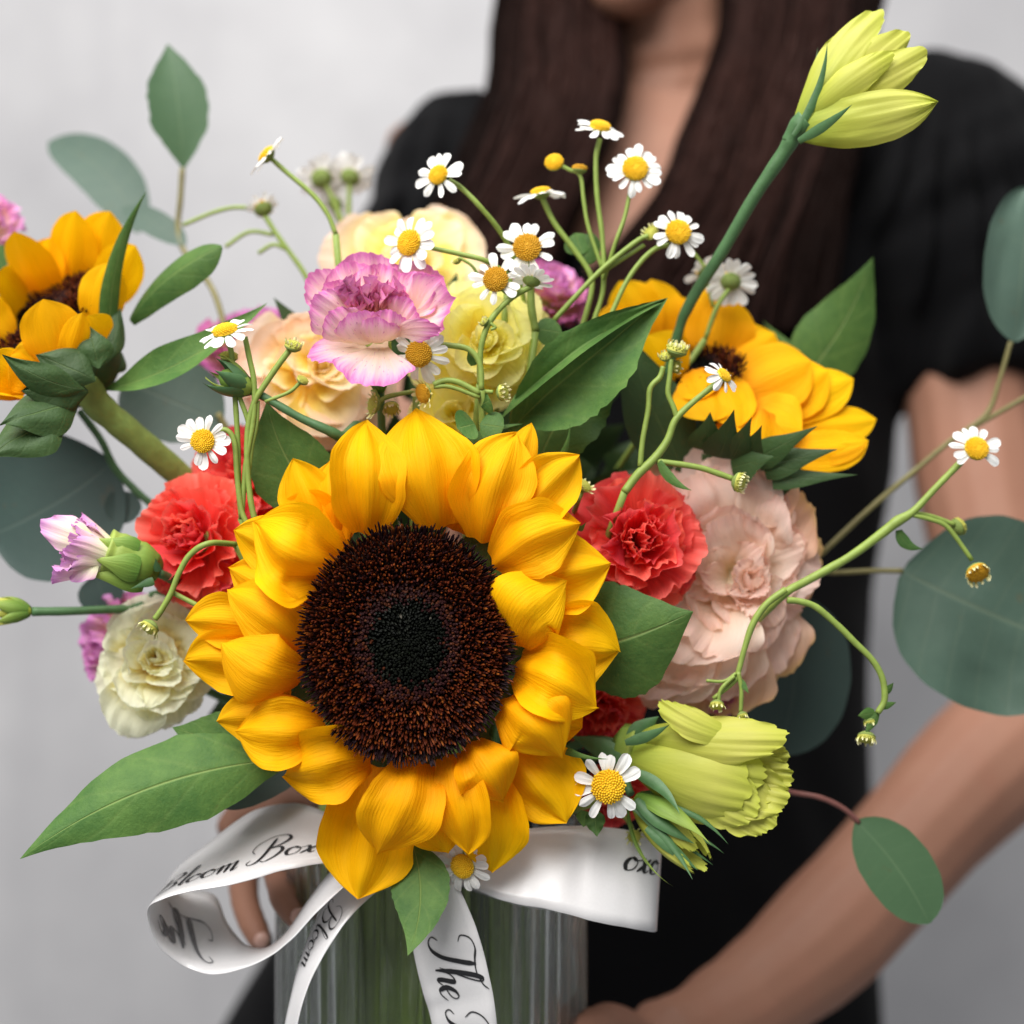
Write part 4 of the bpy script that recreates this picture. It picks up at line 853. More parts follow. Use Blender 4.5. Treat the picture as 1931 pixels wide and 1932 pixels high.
bloom('lisianthus', 'yellow lisianthus cup just above the top petals of the large sunflower', 'lisianthus', (845, 790), .540,
  [(770, 760), (800, 740), (870, 742), (930, 755), (945, 790), (920, 840), (860, 860), (780, 850)],
  [(1.0, 7, .016, .012, 1.1, .4, -.06, LEM, .005), (.75, 6, .010, .002, 1.2, .6, -.03, LEM, .005), (.45, 5, .006, -.004, 1.4, 1.0, 0, LEM, .006)], 16, nzv=.018)
bloom('lisianthus', 'peach and yellow lisianthus behind the green bud and daisy stems', 'lisianthus', (575, 700), .560,
  [(450, 650), (480, 612), (560, 590), (640, 596), (700, 680), (720, 780), (690, 830), (620, 840), (520, 810), (455, 750)],
  [(1.0, 9, .018, .014, 1.05, .35, -.08, PCHO, .009), (.86, 8, .013, .003, 1.05, .45, -.05, PCHO, .009), (.66, 7, .008, -.004, 1.15, .65, -.02, PCH, .009), (.45, 5, .006, -.008, 1.3, 1.0, 0, PCH, .009), (.25, 4, .004, -.009, 1.5, 1.2, .02, PCH, .009)], 8, nzv=.018)
bloom('lisianthus', 'soft yellow peach lisianthus at the back in front of the dark hair', 'lisianthus', (765, 505), .605,
  [(600, 490), (612, 445), (660, 420), (730, 424), (850, 418), (915, 440), (938, 490), (910, 560), (800, 600), (680, 570)],
  [(1.0, 10, .018, .014, .9, .35, -.06, PCHO, .011), (.86, 9, .013, .003, .95, .45, -.05, PCH, .011), (.66, 7, .008, -.004, 1.1, .65, -.02, LEM, .013), (.42, 5, .006, -.008, 1.3, 1.0, 0, PCH, .013)], 9, nzv=.018)
bloom('lisianthus', 'cream white lisianthus low beside the long green leaf', 'lisianthus', (298, 1258), .538,
  [(194, 1290), (205, 1200), (240, 1150), (300, 1122), (372, 1160), (402, 1250), (392, 1312), (340, 1362), (240, 1398), (214, 1345)],
  [(1.0, 10, .016, .012, .95, .4, -.08, CRM, .009), (.90, 9, .012, .003, .95, .5, -.05, CRM, .011), (.72, 8, .008, -.003, 1.05, .65, -.03, CRM, .013), (.52, 6, .006, -.007, 1.2, .9, 0, CRM, .013), (.30, 5, .004, -.008, 1.4, 1.1, .02, CRM, .013)], 10)

# ------------------------------------------------------------------ buds
def lime(root, c, ax, L, R_, seed):
    g = random.Random(seed)
    e = dict(prof=P_LIS, rnd=.34, serr=.012, bend=-.15, rn=1.2, frill=.02)
    fan_flower(root, c, ax, [(4, 6, L*.84, R_*1.4, 1.25, .05, -.02, LIME, R_*.15, 0, e), (5, 9, L*.86, R_*1.7, 1.25, .06, -.02, LIME, R_*.18, 0, e)], g)
b1 = thing('lisianthus_bud', 'opening lime yellow bud on a long arching stem by the black sleeve', 'flower bud', C3(700, 700, .525))
ax1 = (C3(1270, 300, .515)-C3(700, 700, .525))
lime(b1, C3(715, 690, .526), ax1, ax1.length*.98, 118*ps(.52)*.36, 2)
for (t, wd, N, ex) in [((1170, 50, .522), 270, (-.3, -1, .2), dict(side=-.02, cup=-.7, bend=.10)), ((1400, 290, .512), 300, (.1, -1, .1), dict(cup=-.6, bend=.08, curl=.08)), ((1310, 170, .518), 280, (0, -1, .1), dict(cup=-.6, bend=.08)), ((1465, 555, .505), 300, (.15, -1, -.1), dict(side=.03, cup=-.8, bend=.13, curl=.06, rnd=0, prof=P_SUN))]:
    put(b1, 'petal', petal(C3(705, 700, .522), C3(*t), wd*1.05*ps(.515)*.3502, V(N), **{**dict(prof=P_LIS, rnd=.36, ruf=.06, frill=.03, serr=.01, nz=.03, edge=.3, rng=PR, nu=22, nv=20), **ex}), LIME)
for (b, t, wd, sd_) in [((690, 730, .519), (872, 235, .512), 50, .08), ((715, 760, .516), (1005, 565, .500), 60, .03), ((720, 770, .525), (1290, 600, .52), 50, -.1), ((690, 720, .526), (820, 260, .53), 40, .05)]:
    put(b1, 'sepal', petal(C3(*b), C3(*t), wd*ps(.515)*.3502, CAMV, P_NARROW, side=sd_, cup=-.5, nu=12, nv=6), STEM2)
put(b1, 'calyx', tube([C3(665, 770, .525), C3(690, 730, .524), C3(720, 690, .523), C3(760, 655, .522)], [.0030, .0036, .0044, .0046], 5, 16), STEM2)
stem_part(b1, [C3(705, 705, .523), C3(640, 820, .526), C3(480, 1060, .532), C3(310, 1350, .54), C3(130, 1640, .548), W(1270, 660, .555), W(1180, 1000, .58), V((VX+.03, VD, zr-.01)), V((VX+.02, VD+.01, zb+.02))], [.0033, .0029, .0024, .0023, .0022, .002, .002, .002, .002], STEM2, 7, 12)

b2 = thing('lisianthus_bud', 'plump lime green bud with frilled mouth under the pale pink lisianthus', 'flower bud', TE(660, 950, .525))
ax2 = TE(1420, 1130, .508)-TE(680, 950, .528)
lime(b2, TE(690, 950, .532), ax2, ax2.length*.72, 230*ps(.52)/3*1.1, 5)
for (b, t, wd, N, ex) in [
  ((660, 1010, .520), (1345, 1210, .503), 560, (.05, -1, -.05), dict(cup=-.9, bend=.12, rnd=.2, ruf=.02)), ((680, 960, .522), (1440, 1120, .506), 420, (0, -1, .1), dict(cup=-.8, bend=.10)),
  ((720, 860, .522), (1565, 890, .505), 330, (0, -1, .55), dict(cup=-.9, bend=.12, side=.05, ruf=.05, frill=.05)),
  ((1330, 905, .509), (830, 690, .509), 190, (0, -1, .4), dict(cup=-.6, bend=.06, ruf=.08, side=-.08)),
  ((1120, 1060, .514), (1560, 985, .512), 300, (-.5, -1, -.1), dict(cup=.6, frill=.10, nz=.05, fn=7)), ((1130, 1100, .514), (1592, 1115, .508), 300, (-.5, -1, .1), dict(cup=.5, frill=.12, nz=.05, fn=6)),
  ((1130, 1130, .513), (1566, 1245, .506), 320, (-.35, -1, .25), dict(cup=.5, frill=.10, nz=.05, fn=6)), ((1110, 1140, .511), (1485, 1388, .505), 330, (-.1, -1, .1), dict(cup=-.2, frill=.08, nz=.04)), ((1000, 1130, .509), (1390, 1320, .503), 360, (0, -1, 0), dict(cup=-.5, frill=.06, nz=.03))]:
    kw = dict(rnd=.3, ruf=.05, frill=.03, serr=.025, rng=PR, nu=22, nv=26); kw.update(ex)
    put(b2, 'petal', petal(TE(*b), TE(*t), wd*1.05*ps(.515)/3, V(N), P_LIS, **kw), LIME)
for (b, t, wd, ex) in [((670, 1080, .515), (955, 1325, .500), 75, dict(side=-.1, curl=.05)), ((640, 920, .515), (890, 818, .510), 70, dict(side=.05)), ((660, 900, .522), (830, 770, .52), 120, {}), ((640, 1010, .52), (330, 880, .53), 130, {})]:
    put(b2, 'sepal', petal(TE(*b), TE(*t), wd*ps(.515)/3, CAMV, P_NARROW, cup=-.5, nu=14, nv=6, **ex), STEM2)
calyx(b2, TE(690, 950, .528), ax2, .0095, .008)
stem_part(b2, [TE(640, 940, .529), TE(500, 910, .535), TE(330, 950, .545), V((VX+.03, VD-.02, zr+.01)), V((VX+.02, VD-.01, zb+.02))], .002, STEM2)

b3 = thing('lisianthus_bud', 'small closed green bud with curling sepals below the lime bud', 'flower bud', TE(660, 1210, .518))
ax3 = TE(1090, 1590, .508)-TE(680, 1220, .52)
g3 = random.Random(8)
fan_flower(b3, TE(690, 1230, .52), ax3, [(4, 8, ax3.length*.93, .0115, 1.3, .05, -.02, LIME, .002, 0, dict(prof=P_LIS, rnd=.25, serr=.03, bend=-.15)), (3, 11, ax3.length*.9, .0085, .9, .0, -.02, BUDG, .0035, 0, dict(prof=P_NARROW, rnd=.1, serr=0, bend=-.17, frill=0))], g3)
for (b, t, wd, ex) in [((700, 1240, .512), (1030, 1490, .505), 95, dict(side=.05)), ((690, 1290, .512), (1010, 1700, .503), 60, dict(side=-.07, curl=.1)), ((800, 1260, .512), (1222, 1492, .505), 42, dict(side=-.10)), ((930, 1310, .515), (1203, 1395, .508), 36, dict(side=-.16)), ((860, 1400, .514), (1198, 1545, .510), 32, dict(side=-.07)), ((760, 1400, .509), (1050, 1640, .505), 80, {}), ((860, 1420, .513), (1138, 1612, .51), 30, {})]:
    put(b3, 'sepal', petal(TE(*b), TE(*t), wd*ps(.515)/3, V((.2, -1, .3)), P_NARROW, cup=-.7, bend=.05, nu=16, nv=6, **ex), STEM2)
stem_part(b3, [TE(670, 1210, .521), TE(610, 1080, .53), TE(480, 1000, .54), V((VX+.035, VD-.015, zr+.005)), V((VX+.03, VD-.01, zb+.02))], .0017, STEM2)

b4 = thing('carnation_bud', 'half open cream and mauve carnation bud in a green calyx beside the dark eucalyptus leaf', 'flower bud', TD(880, 330, .518))
ax4 = TD(330, 170, .506)-TD(820, 330, .518)
fan_flower(b4, TD(700, 290, .515), ax4, [(5, 10, .0215, .0125, 1.2, .2, 0, BUDP, .002, 0, dict(rnd=.3)), (6, 17, .0235, .017, 1.1, .18, -.05, BUDP, .0035, 0, dict(rnd=.3, prof=P_LIS))], random.Random(3))
put(b4, 'petal', petal(TD(560, 240, .507), TD(400, 390, .502), 190*ps(.51)/3, V((-.3, -1, 0)), P_LIS, rnd=.35, ruf=.08, cup=-.5, bend=.12, rng=PR, marg=True), BUDP)
put(b4, 'petal', petal(TD(560, 200, .508), TD(225, 60, .504), 230*ps(.51)/3, V((-.2, -1, .4)), P_LIS, rnd=.35, ruf=.14, cup=-.6, bend=.12, rng=PR, marg=True), BUDP)
put(b4, 'calyx', tube([TD(905, 345, .519), TD(870, 330, .519), TD(780, 300, .517), TD(660, 260, .515), TD(590, 235, .5135)], [.002, .0065, .0088, .0092, .0089], 5, 18), BUDG)
for (b, t, wd) in [((780, 230, .510), (545, 150, .507), 170), ((790, 330, .508), (520, 260, .504), 180), ((820, 400, .512), (470, 345, .505), 150)]:
    put(b4, 'sepal', petal(TD(*b), TD(*t), wd*ps(.51)/3, V((0, -1, .1)), P_BRACT, cup=-.6, bend=.08, nu=12, nv=8), BUDG)
for (b, t) in [((870, 390, .512), (740, 435, .508)), ((890, 340, .513), (880, 262, .510))]: put(b4, 'sepal', petal(TD(*b), TD(*t), 55*ps(.51)/3, CAMV, P_BRACT, cup=-.5, nu=8, nv=6), STEM2)
stem_part(b4, [TD(895, 345, .519), TD(1000, 400, .53), TD(1150, 520, .55), V((VX-.03, VD-.02, zr)), V((VX-.02, VD, zb+.02))], .0018, STEM2)

b5 = thing('carnation_bud', 'tight green bud at the picture edge on a straight dark stem', 'flower bud', TD(190, 565, .535))
fan_flower(b5, TD(175, 565, .535), (-1, -.1, .03), [(5, 11, 210*ps(.53)/3, .0085, 1.2, .02, -.02, BUDG, .002, 0, dict(prof=P_NARROW, rnd=.1, serr=.02, bend=-.14)), (5, 12, 240*ps(.53)/3, .008, 1.2, .05, -.02, LIME, .001, 0, dict(prof=P_NARROW, rnd=.2, bend=-.12))], random.Random(5))
stem_part(b5, [TD(180, 565, .535), TD(400, 562, .54), TD(740, 550, .55), TD(1050, 560, .56), V((VX-.035, VD-.02, zr)), V((VX-.03, VD, zb+.02))], .0017, STEM2)
b6 = thing('carnation_bud', 'slim green bud with split tip pointing away from the large sunflower', 'flower bud', TA(1430, 1250, .508))
ax6 = TA(1190, 1120, .503)-TA(1420, 1245, .508)
fan_flower(b6, TA(1425, 1248, .508), ax6, [(4, 11, ax6.length*.95, .0105, 1.2, .03, -.03, BUDG, .0012, 0, dict(prof=P_BRACT, rnd=.1, serr=.02, bend=-.18)), (5, 15, ax6.length*1.05, .0085, 1.0, .0, -.03, STEM2, .0014, 0, dict(prof=P_NARROW, rnd=.05, serr=0, bend=-.14))], random.Random(5))
put(b6, 'calyx', ball(TA(1335, 1200, .5055), .0045, 12, 8, ax6, 1.5), BUDG)
stem_part(b6, [TA(1415, 1240, .508), TA(1500, 1285, .508), TA(1700, 1400, .508), TA(1920, 1505, .511), TA(2100, 1650, .53), V((VX-.01, VD-.03, zr)), V((VX-.01, VD, zb+.02))], [.0017, .0015, .0015, .002, .0016, .0016, .0016], STEM2)

# ------------------------------------------------------------------ sprays of small daisies
def spray(label, loc, stems, heads, leaves=(), mat=STEM, vz=None):
    root = thing('daisy_spray', label, 'daisy spray', loc, 'daisy sprays in the bouquet')
    gs = []
    for pts, r in stems: gs.append(tube([V(p) for p in pts], r, 6, 8))
    if vz is not None:
        p = V(stems[0][0][-1]); gs.append(tube(to_vase(p, 0), [.0014, .0013, .0012, .0012, .0012], 6, 8))
    put(root, 'stem', join(gs), mat)
    for h in heads: (bud if h[0] == 'b' else daisy)(root, *h[1], **h[2])
    for l in leaves: put(root, 'leaf', petal(l[0], l[1], l[2], l[3] if len(l) > 3 else CAMV, **{**dict(prof=P_NARROW, cup=-.4, nu=12, nv=6), **(l[4] if len(l) > 4 else {})}), GRN)
    return root
def U(d, *L): return [W(a, b, d+(q[0] if q else 0)) for a, b, *q in L]
k5 = ps(.53)
# the tall centre spray
spray('tall spray with two wide open daisies rising in front of the neck', W(1120, 560, .54),
  [(U(.54, (1131, 262), (1124, 300), (1126, 370), (1136, 450), (1138, 540), (1122, 600), (1104, 645)), .0010), (U(.535, (1188, 362), (1178, 410), (1160, 460), (1138, 530, .005)), .0008),
   (U(.54, (1050, 308), (1072, 320), (1094, 332), (1101, 380), (1110, 430), (1137, 510)), .0008)],
  [('d', (W(1132, 238, .54), (.15, -.55, .85), 4.1e-3, 6.2e-3, 12, -4), dict(seed=1)), ('d', (W(1198, 318, .533), (.05, -1, .30), 5.0e-3, 6.4e-3, 16, -2), dict(seed=2, spin=.2)),
   ('d', (W(1045, 306, .54), (-.2, -1, .5), 3.7e-3, 2e-3, 0), dict(kind='button', seed=3)), ('d', (W(1093, 318, .54), (.1, -.15, 1), 3.0e-3, 2e-3, 0), dict(kind='button', seed=4, old=True))],
  [(W(1098, 480, .548), W(1085, 440, .55), .012, V((0, -1, .2)), dict(prof=P_ROUND)), (W(1100, 500, .548), W(1118, 440, .55), .010, CAMV, dict(prof=P_ROUND))], vz=W(1104, 645, .54))
spray('daisy seen edge on with pale drooping petals before the dark hair', W(1115, 540, .545),
  [(U(.545, (1022, 372), (1045, 420), (1082, 470), (1112, 515), (1116, 545), (1106, 590), (1086, 650)), .0011)],
  [('d', (W(1020, 362, .545), (-.15, -.18, 1), 4.0e-3, 7e-3, 13, -8), dict(seed=5))], vz=W(1086, 650, .545))
spray('daisy with a pale half open twin below the green arching stem', W(1140, 500, .535),
  [(U(.535, (1262, 462), (1235, 470), (1205, 498), (1177, 540), (1150, 600)), .0010), (U(.535, (1222, 445), (1200, 456), (1140, 504), (1085, 560), (1044, 605)), .0010), (U(.537, (1215, 462), (1180, 485), (1127, 519)), .0008)],
  [('d', (W(1279, 438, .53), (.12, -1, .22), 4.9e-3, 6.2e-3, 13, -2), dict(seed=6, spin=.3)), ('b', (W(1228, 440, .536), (-.5, -.6, .4), 3.0e-3), dict(seed=7, elev=45))], vz=W(1044, 605, .537))
spray('pair of daisies turned away behind the arching bud stem', W(1340, 560, .57),
  [(U(.57, (1375, 545), (1352, 580), (1330, 640)), .0010), (U(.575, (1330, 520), (1345, 580)), .0008), (U(.565, (1302, 470), (1318, 490), (1330, 505)), .0007)],
  [('d', (W(1378, 530, .57), (.15, .75, .55), 4.2e-3, 7.5e-3, 14, -6), dict(seed=8)), ('d', (W(1330, 512, .578), (-.3, .5, .6), 4e-3, 6.5e-3, 13, 0), dict(seed=9))], vz=W(1330, 640, .57))
spray('single daisy turned aside in front of the dark sleeve and hair', W(945, 450, .535),
  [(U(.53, (846, 340), (870, 355), (905, 390), (945, 440, .005), (975, 500, .012), (990, 580, .02)), .0010)],
  [('d', (W(826, 330, .528), (-.42, -.85, .25), 3.9e-3, 6.8e-3, 10, 0), dict(seed=10, spin=.25))], vz=W(990, 580, .55))
spray('wide open daisy with a large dull yellow disc behind the small bunch', W(1000, 560, .53),
  [(U(.53, (994, 480), (1000, 530), (1002, 580), (1010, 625)), .0015)],
  [('d', (W(994, 467, .523), (0, -1, .25), 5.4e-3, 7.0e-3, 13, 2), dict(seed=11, spin=.1, gaps=(3,), old=True))],
  [(W(1010, 620, .53), W(1060, 628, .532), .012, V((.1, -1, .3)), dict(prof=P_ROUND))], vz=W(1010, 625, .53))
spray('daisy leaning on the purple edged carnation with a long bright stem', W(925, 500, .525),
  [(U(.52, (790, 460), (815, 468), (870, 480), (918, 493), (960, 520, .01)), .0010), (U(.525, (866, 486), (890, 502), (905, 525)), .0006)],
  [('d', (W(771, 458, .517), (-.55, -.85, .12), 5.0e-3, 7.2e-3, 14, 4), dict(seed=12)), ('b', (W(862, 492, .527), (-.5, -.3, .8), 1.8e-3), dict(seed=13, elev=30))], vz=W(960, 520, .53))
spray('bunch with a brownish centred daisy and a back turned daisy over the yellow bloom', W(907, 720, .51),
  [(U(.515, (1003, 540), (975, 555), (945, 580), (921, 612), (908, 650), (905, 690), (905, 725)), .0011), (U(.516, (940, 540), (960, 556)), .0009), (U(.514, (925, 610), (934, 618), (925, 622)), .0006)],
  [('d', (W(935, 527, .513), (-.05, -.95, .12), 4.7e-3, 6.0e-3, 12, 2), dict(seed=14, old=True, gaps=(2, 7))), ('d', (W(1003, 528, .514), (.25, .45, 1), 3.4e-3, 6.0e-3, 13, 18), dict(seed=15)), ('b', (W(913, 607, .514), (-.7, -.3, .6), 2.0e-3), dict(seed=16, npet=8))],
  [(W(893, 690, .515), W(885, 655, .513), .004), (W(895, 800, .512), W(862, 808, .508), .0135, V((0, -1, .4)), dict(prof=P_ROUND, cup=.3)), (W(905, 800, .512), W(950, 806, .510), .0125, V((0, -1, .3)), dict(prof=P_ROUND)), (W(905, 765, .513), W(925, 755, .51), .009, CAMV, dict(prof=P_ROUND))], vz=W(905, 725, .515))
spray('drooping daisy with dark gold disc under the purple edged carnation', W(906, 740, .512),
  [(U(.510, (812, 650), (850, 652), (885, 660), (905, 688), (908, 735)), .0011), (U(.510, (817, 726), (840, 718), (866, 722), (905, 742)), .0011), (U(.511, (905, 738), (930, 740)), .0008), (U(.51, (818, 730), (850, 730), (905, 750)), .0008)],
  [('d', (W(790, 668, .505), (-.2, -.9, -.25), 4.9e-3, 7.6e-3, 13, -12), dict(seed=17, old=True)), ('b', (W(948, 741, .509), (.9, -.4, .1), 3.1e-3), dict(seed=18)), ('b', (W(798, 742, .505), (-.6, -.5, -.2), 3.6e-3), dict(seed=19, old=True, elev=20))], vz=W(908, 745, .512))
spray('cream half open daisy beneath the lower petals of the purple edged carnation', W(730, 745, .515),
  [(U(.515, (712, 765), (724, 752), (745, 745), (785, 738, .002)), .0009), (U(.518, (704, 735), (712, 755)), .0012)],
  [('b', (W(704, 764, .512), (-.75, -.35, .1), 3.4e-3), dict(seed=20, npet=15, elev=25)), ('b', (W(738, 770, .515), (.1, -.6, -.7), 3e-3), dict(seed=21))], vz=W(740, 750, .52))
spray('daisy seen edge on high up against the bare grey wall', W(632, 440, .555),
  [(U(.55, (512, 300), (540, 325), (590, 368), (618, 405), (633, 442)), .0010)],
  [('d', (W(502, 292, .55), (-.72, -.2, .62), 3.9e-3, 6.6e-3, 13, 6), dict(seed=22))], vz=W(633, 442, .56))
spray('blurred trio of daisies turned away against the grey wall', W(655, 440, .64),
  [(U(.64, (612, 345), (632, 385), (655, 445)), .0011), (U(.64, (660, 342), (658, 395), (658, 445)), .0011), (U(.645, (632, 390), (640, 420)), .001)],
  [('d', (W(606, 336, .64), (-.15, .8, .55), 4.9e-3, 7.4e-3, 15, 15), dict(seed=23, old=True)), ('d', (W(661, 333, .64), (.1, .7, .6), 4.5e-3, 7.4e-3, 14, 20), dict(seed=24, old=True)), ('d', (W(632, 384, .648), (.1, .8, .4), 3.5e-3, 6e-3, 13, 20), dict(seed=25))], vz=W(657, 445, .64))
spray('faded petal less head with wiry side stems before the grey wall', W(580, 530, .60),
  [(U(.60, (500, 408), (520, 440), (545, 475), (570, 510), (588, 545)), .0011), (U(.60, (475, 393), (440, 392), (400, 402), (345, 425)), .0009), (U(.602, (515, 443), (470, 438), (425, 466)), .0009), (U(.6, (540, 470), (515, 462), (487, 478)), .0009)],
  [('d', (W(496, 393, .60), (-.3, .5, .7), 4.2e-3, 4.2e-3, 12, 40), dict(seed=26, old=True))], vz=W(588, 545, .60))
spray('edge on daisy with bright yellow disc over the dark green leaf', W(445, 690, .512),
  [(U(.507, (430, 640), (437, 670), (441, 720), (446, 790), (449, 850), (450, 920), (455, 978)), .0010), (U(.506, (462, 636), (470, 675), (479, 722), (478, 790), (463, 880), (456, 975)), .0010)],
  [('d', (W(424, 623, .504), (-.22, -.55, 1), 4.6e-3, 7.2e-3, 15, -6), dict(seed=27))], vz=W(456, 980, .512))
spray('round daisy on a hooked stem in front of the red carnation', W(450, 900, .508),
  [(U(.505, (388, 828), (408, 815), (428, 812), (442, 835), (447, 900), (455, 960), (466, 990)), .0010)],
  [('d', (W(382, 832, .501), (-.12, -1, .05), 4.4e-3, 6.2e-3, 14, 0), dict(seed=28, gaps=(0,)))], vz=W(466, 990, .515))
spray('branched stem with three closed green buds beside the peach bloom', W(478, 800, .508),
  [(U(.506, (545, 662), (524, 690), (500, 725), (480, 758), (468, 805), (466, 870), (472, 940), (480, 980)), .0011), (U(.507, (566, 722), (545, 740), (500, 758)), .0007), (U(.507, (486, 756), (484, 800), (474, 850), (468, 905)), .0008), (U(.507, (450, 745), (463, 780), (469, 800)), .0009)],
  [('b', (W(553, 652, .505), (.3, -.35, .9), 3.2e-3), dict(seed=29)), ('b', (W(571, 717, .506), (.5, -.3, .7), 2.3e-3), dict(seed=30, npet=0)), ('b', (W(432, 672, .512), (.1, -.4, 1), 3.3e-3), dict(seed=31, npet=0))], vz=W(480, 980, .515))
spray('nodding pale bud on an arched stem over the cream white lisianthus', W(440, 1025, .508),
  [(U(.504, (292, 1168), (305, 1150), (322, 1120), (338, 1080), (360, 1045), (395, 1025), (445, 1027, .012)), .0011), (U(.506, (326, 1118), (345, 1128), (372, 1142)), .0009)],
  [('b', (W(282, 1184, .502), (-.5, -.45, -.72), 3.5e-3), dict(seed=32, npet=11, elev=50))], vz=W(470, 1030, .53))
spray('forked stem with a small white side daisy in front of the turned sunflower', W(1235, 864, .515),
  [(U(.515, (1356, 720), (1320, 748), (1292, 772), (1272, 795), (1258, 832), (1233, 866), (1203, 895), (1178, 928)), [.0013, .0011, .0012, .0013, .0014, .0016, .0017, .0016]), (U(.515, (1266, 678), (1263, 710), (1260, 742), (1270, 768), (1277, 790)), .0010), (U(.515, (1251, 692), (1244, 712), (1226, 733), (1222, 775), (1212, 830), (1207, 880)), .0010), (U(.515, (1381, 903), (1350, 892), (1313, 881), (1240, 870)), .0011)],
  [('d', (W(1366, 708, .512), (.60, -.50, .55), 3.0e-3, 5.8e-3, 11, -14), dict(seed=33)), ('b', (W(1277, 659, .514), (.25, -.3, 1), 4.0e-3), dict(seed=34, npet=15, elev=75)), ('b', (W(1256, 672, .516), (-.2, -.4, .8), 2.6e-3), dict(seed=35, npet=10)), ('b', (W(1276, 692, .518), (.5, -.3, -.1), 2.5e-3), dict(seed=36, npet=8)), ('b', (W(1394, 910, .512), (.85, -.45, -.2), 3.7e-3), dict(seed=37, npet=16, elev=70))],
  [(W(1243, 870, .514), W(1304, 925, .51), .004, V((0, -1, -.3)), dict(side=.12))], vz=W(1178, 930, .517))
spray('long stem reaching out past the pink bloom with one open daisy at its end', W(1484, 1117, .52),
  [(U(.53, (1812, 872), (1765, 920), (1722, 965), (1690, 985), (1661, 1008), (1600, 1052, -.005), (1521, 1096, -.008), (1482, 1118, -.01), (1440, 1160, .0), (1400, 1200, .03)), [.0013, .0013, .0015, .0022, .0018, .0016, .0016, .0016, .0012, .0012]), (U(.53, (1722, 972), (1755, 980), (1781, 990), (1800, 1010), (1833, 1057)), .0009), (U(.533, (1722, 968), (1760, 975), (1800, 990)), .0009)],
  [('d', (W(1842, 846, .526), (.12, -.95, .35), 4.6e-3, 6.2e-3, 13, -4), dict(seed=38, gaps=(1, 2, 3), spin=-.1)), ('b', (W(1843, 1080, .528), (.15, -.75, -.6), 4.3e-3), dict(seed=39, npet=15, elev=55, old=True)), ('b', (W(1808, 993, .535), (.6, .2, .3), 3.6e-3), dict(seed=40, npet=0))],
  [(W(1695, 1000, .531), W(1740, 1035, .53), .005, CAMV, dict(side=.2))], vz=None)
spray('thin curling stems hanging over the lime bud with tiny leaves at the tip', W(1481, 1112, .515),
  [(U(.515, (1482, 1112), (1445, 1140), (1420, 1177), (1405, 1220), (1393, 1265), (1385, 1285), (1345, 1318)), [.0013, .0013, .0013, .0011, .0010, .0009, .0008]), (U(.516, (1484, 1132), (1510, 1135), (1540, 1146), (1580, 1180), (1612, 1212), (1645, 1245), (1664, 1280), (1668, 1320), (1655, 1345)), .0012), (U(.514, (1392, 1268), (1398, 1300), (1397, 1345)), .0008), (U(.514, (1388, 1270), (1365, 1285), (1332, 1284)), .0006), (U(.513, (1385, 1275), (1360, 1300), (1355, 1325)), .0007)],
  [('b', (W(1400, 1350, .512), (.2, -.4, -.8), 2.0e-3), dict(seed=41, npet=7)), ('b', (W(1352, 1330, .512), (-.1, -.5, -.8), 2.6e-3), dict(seed=42, npet=9)), ('b', (W(1634, 1392, .516), (-.2, -.4, -.9), 3.4e-3), dict(seed=43, npet=12)), ('b', (W(1640, 1362, .517), (.2, -.3, -.8), 2.4e-3), dict(seed=44, npet=6))],
  [(W(1650, 1345, .516), W(1618, 1350, .514), .005), (W(1660, 1335, .516), W(1690, 1325, .514), .003), (W(1668, 1310, .516), W(1685, 1288, .514), .003), (W(1655, 1345, .516), W(1632, 1385, .514), .004), (W(1394, 1280, .514), W(1412, 1308, .512), .0025)], vz=None)
spray('white petalled daisy with golden disc beside the small closed bud', W(1140, 1500, .512),
  [(U(.510, (1148, 1490, .003), (1130, 1510, .012), (1080, 1530, .03)), .0012)],
  [('d', (W(1147, 1484, .502), (.02, -1, .12), 6.2e-3, 7.6e-3, 13, -3), dict(seed=45, gaps=(4,), spin=.35))],
  [(W(1120, 1530, .512), W(1126, 1578, .508), .008, V((0, -1, .2)), dict(wav=.2, wn=3)), (W(1105, 1530, .513), W(1100, 1560, .51), .007)], vz=W(1080, 1530, .54))
spray('daisy peeking out under the lowest sunflower petals against the white ribbon', W(880, 1620, .510),
  [(U(.512, (872, 1632), (880, 1600, .01), (885, 1560, .03)), .0012)],
  [('d', (W(872, 1634, .507), (-.35, -.75, -.15), 4.6e-3, 7e-3, 14, 0), dict(seed=46, spin=.2))], vz=W(885, 1560, .54))
spray('cream daisy tip just above the coral carnation', W(1100, 930, .52),
  [(U(.522, (1098, 925), (1090, 945), (1075, 990, .02)), .0010)],
  [('b', (W(1101, 916, .519), (.55, -.4, .6), 3.0e-3), dict(seed=47, npet=12, elev=25))], vz=W(1075, 990, .545))
spray('tiny pale daisy head lying on the ribbon under the closed bud', W(1200, 1580, .525),
  [(U(.524, (1195, 1575), (1185, 1550, .01), (1150, 1510, .02)), .0009)],
  [('b', (W(1196, 1578, .522), (.1, -.8, -.3), 2.6e-3), dict(seed=48, npet=9, elev=15))], vz=W(1150, 1510, .545))

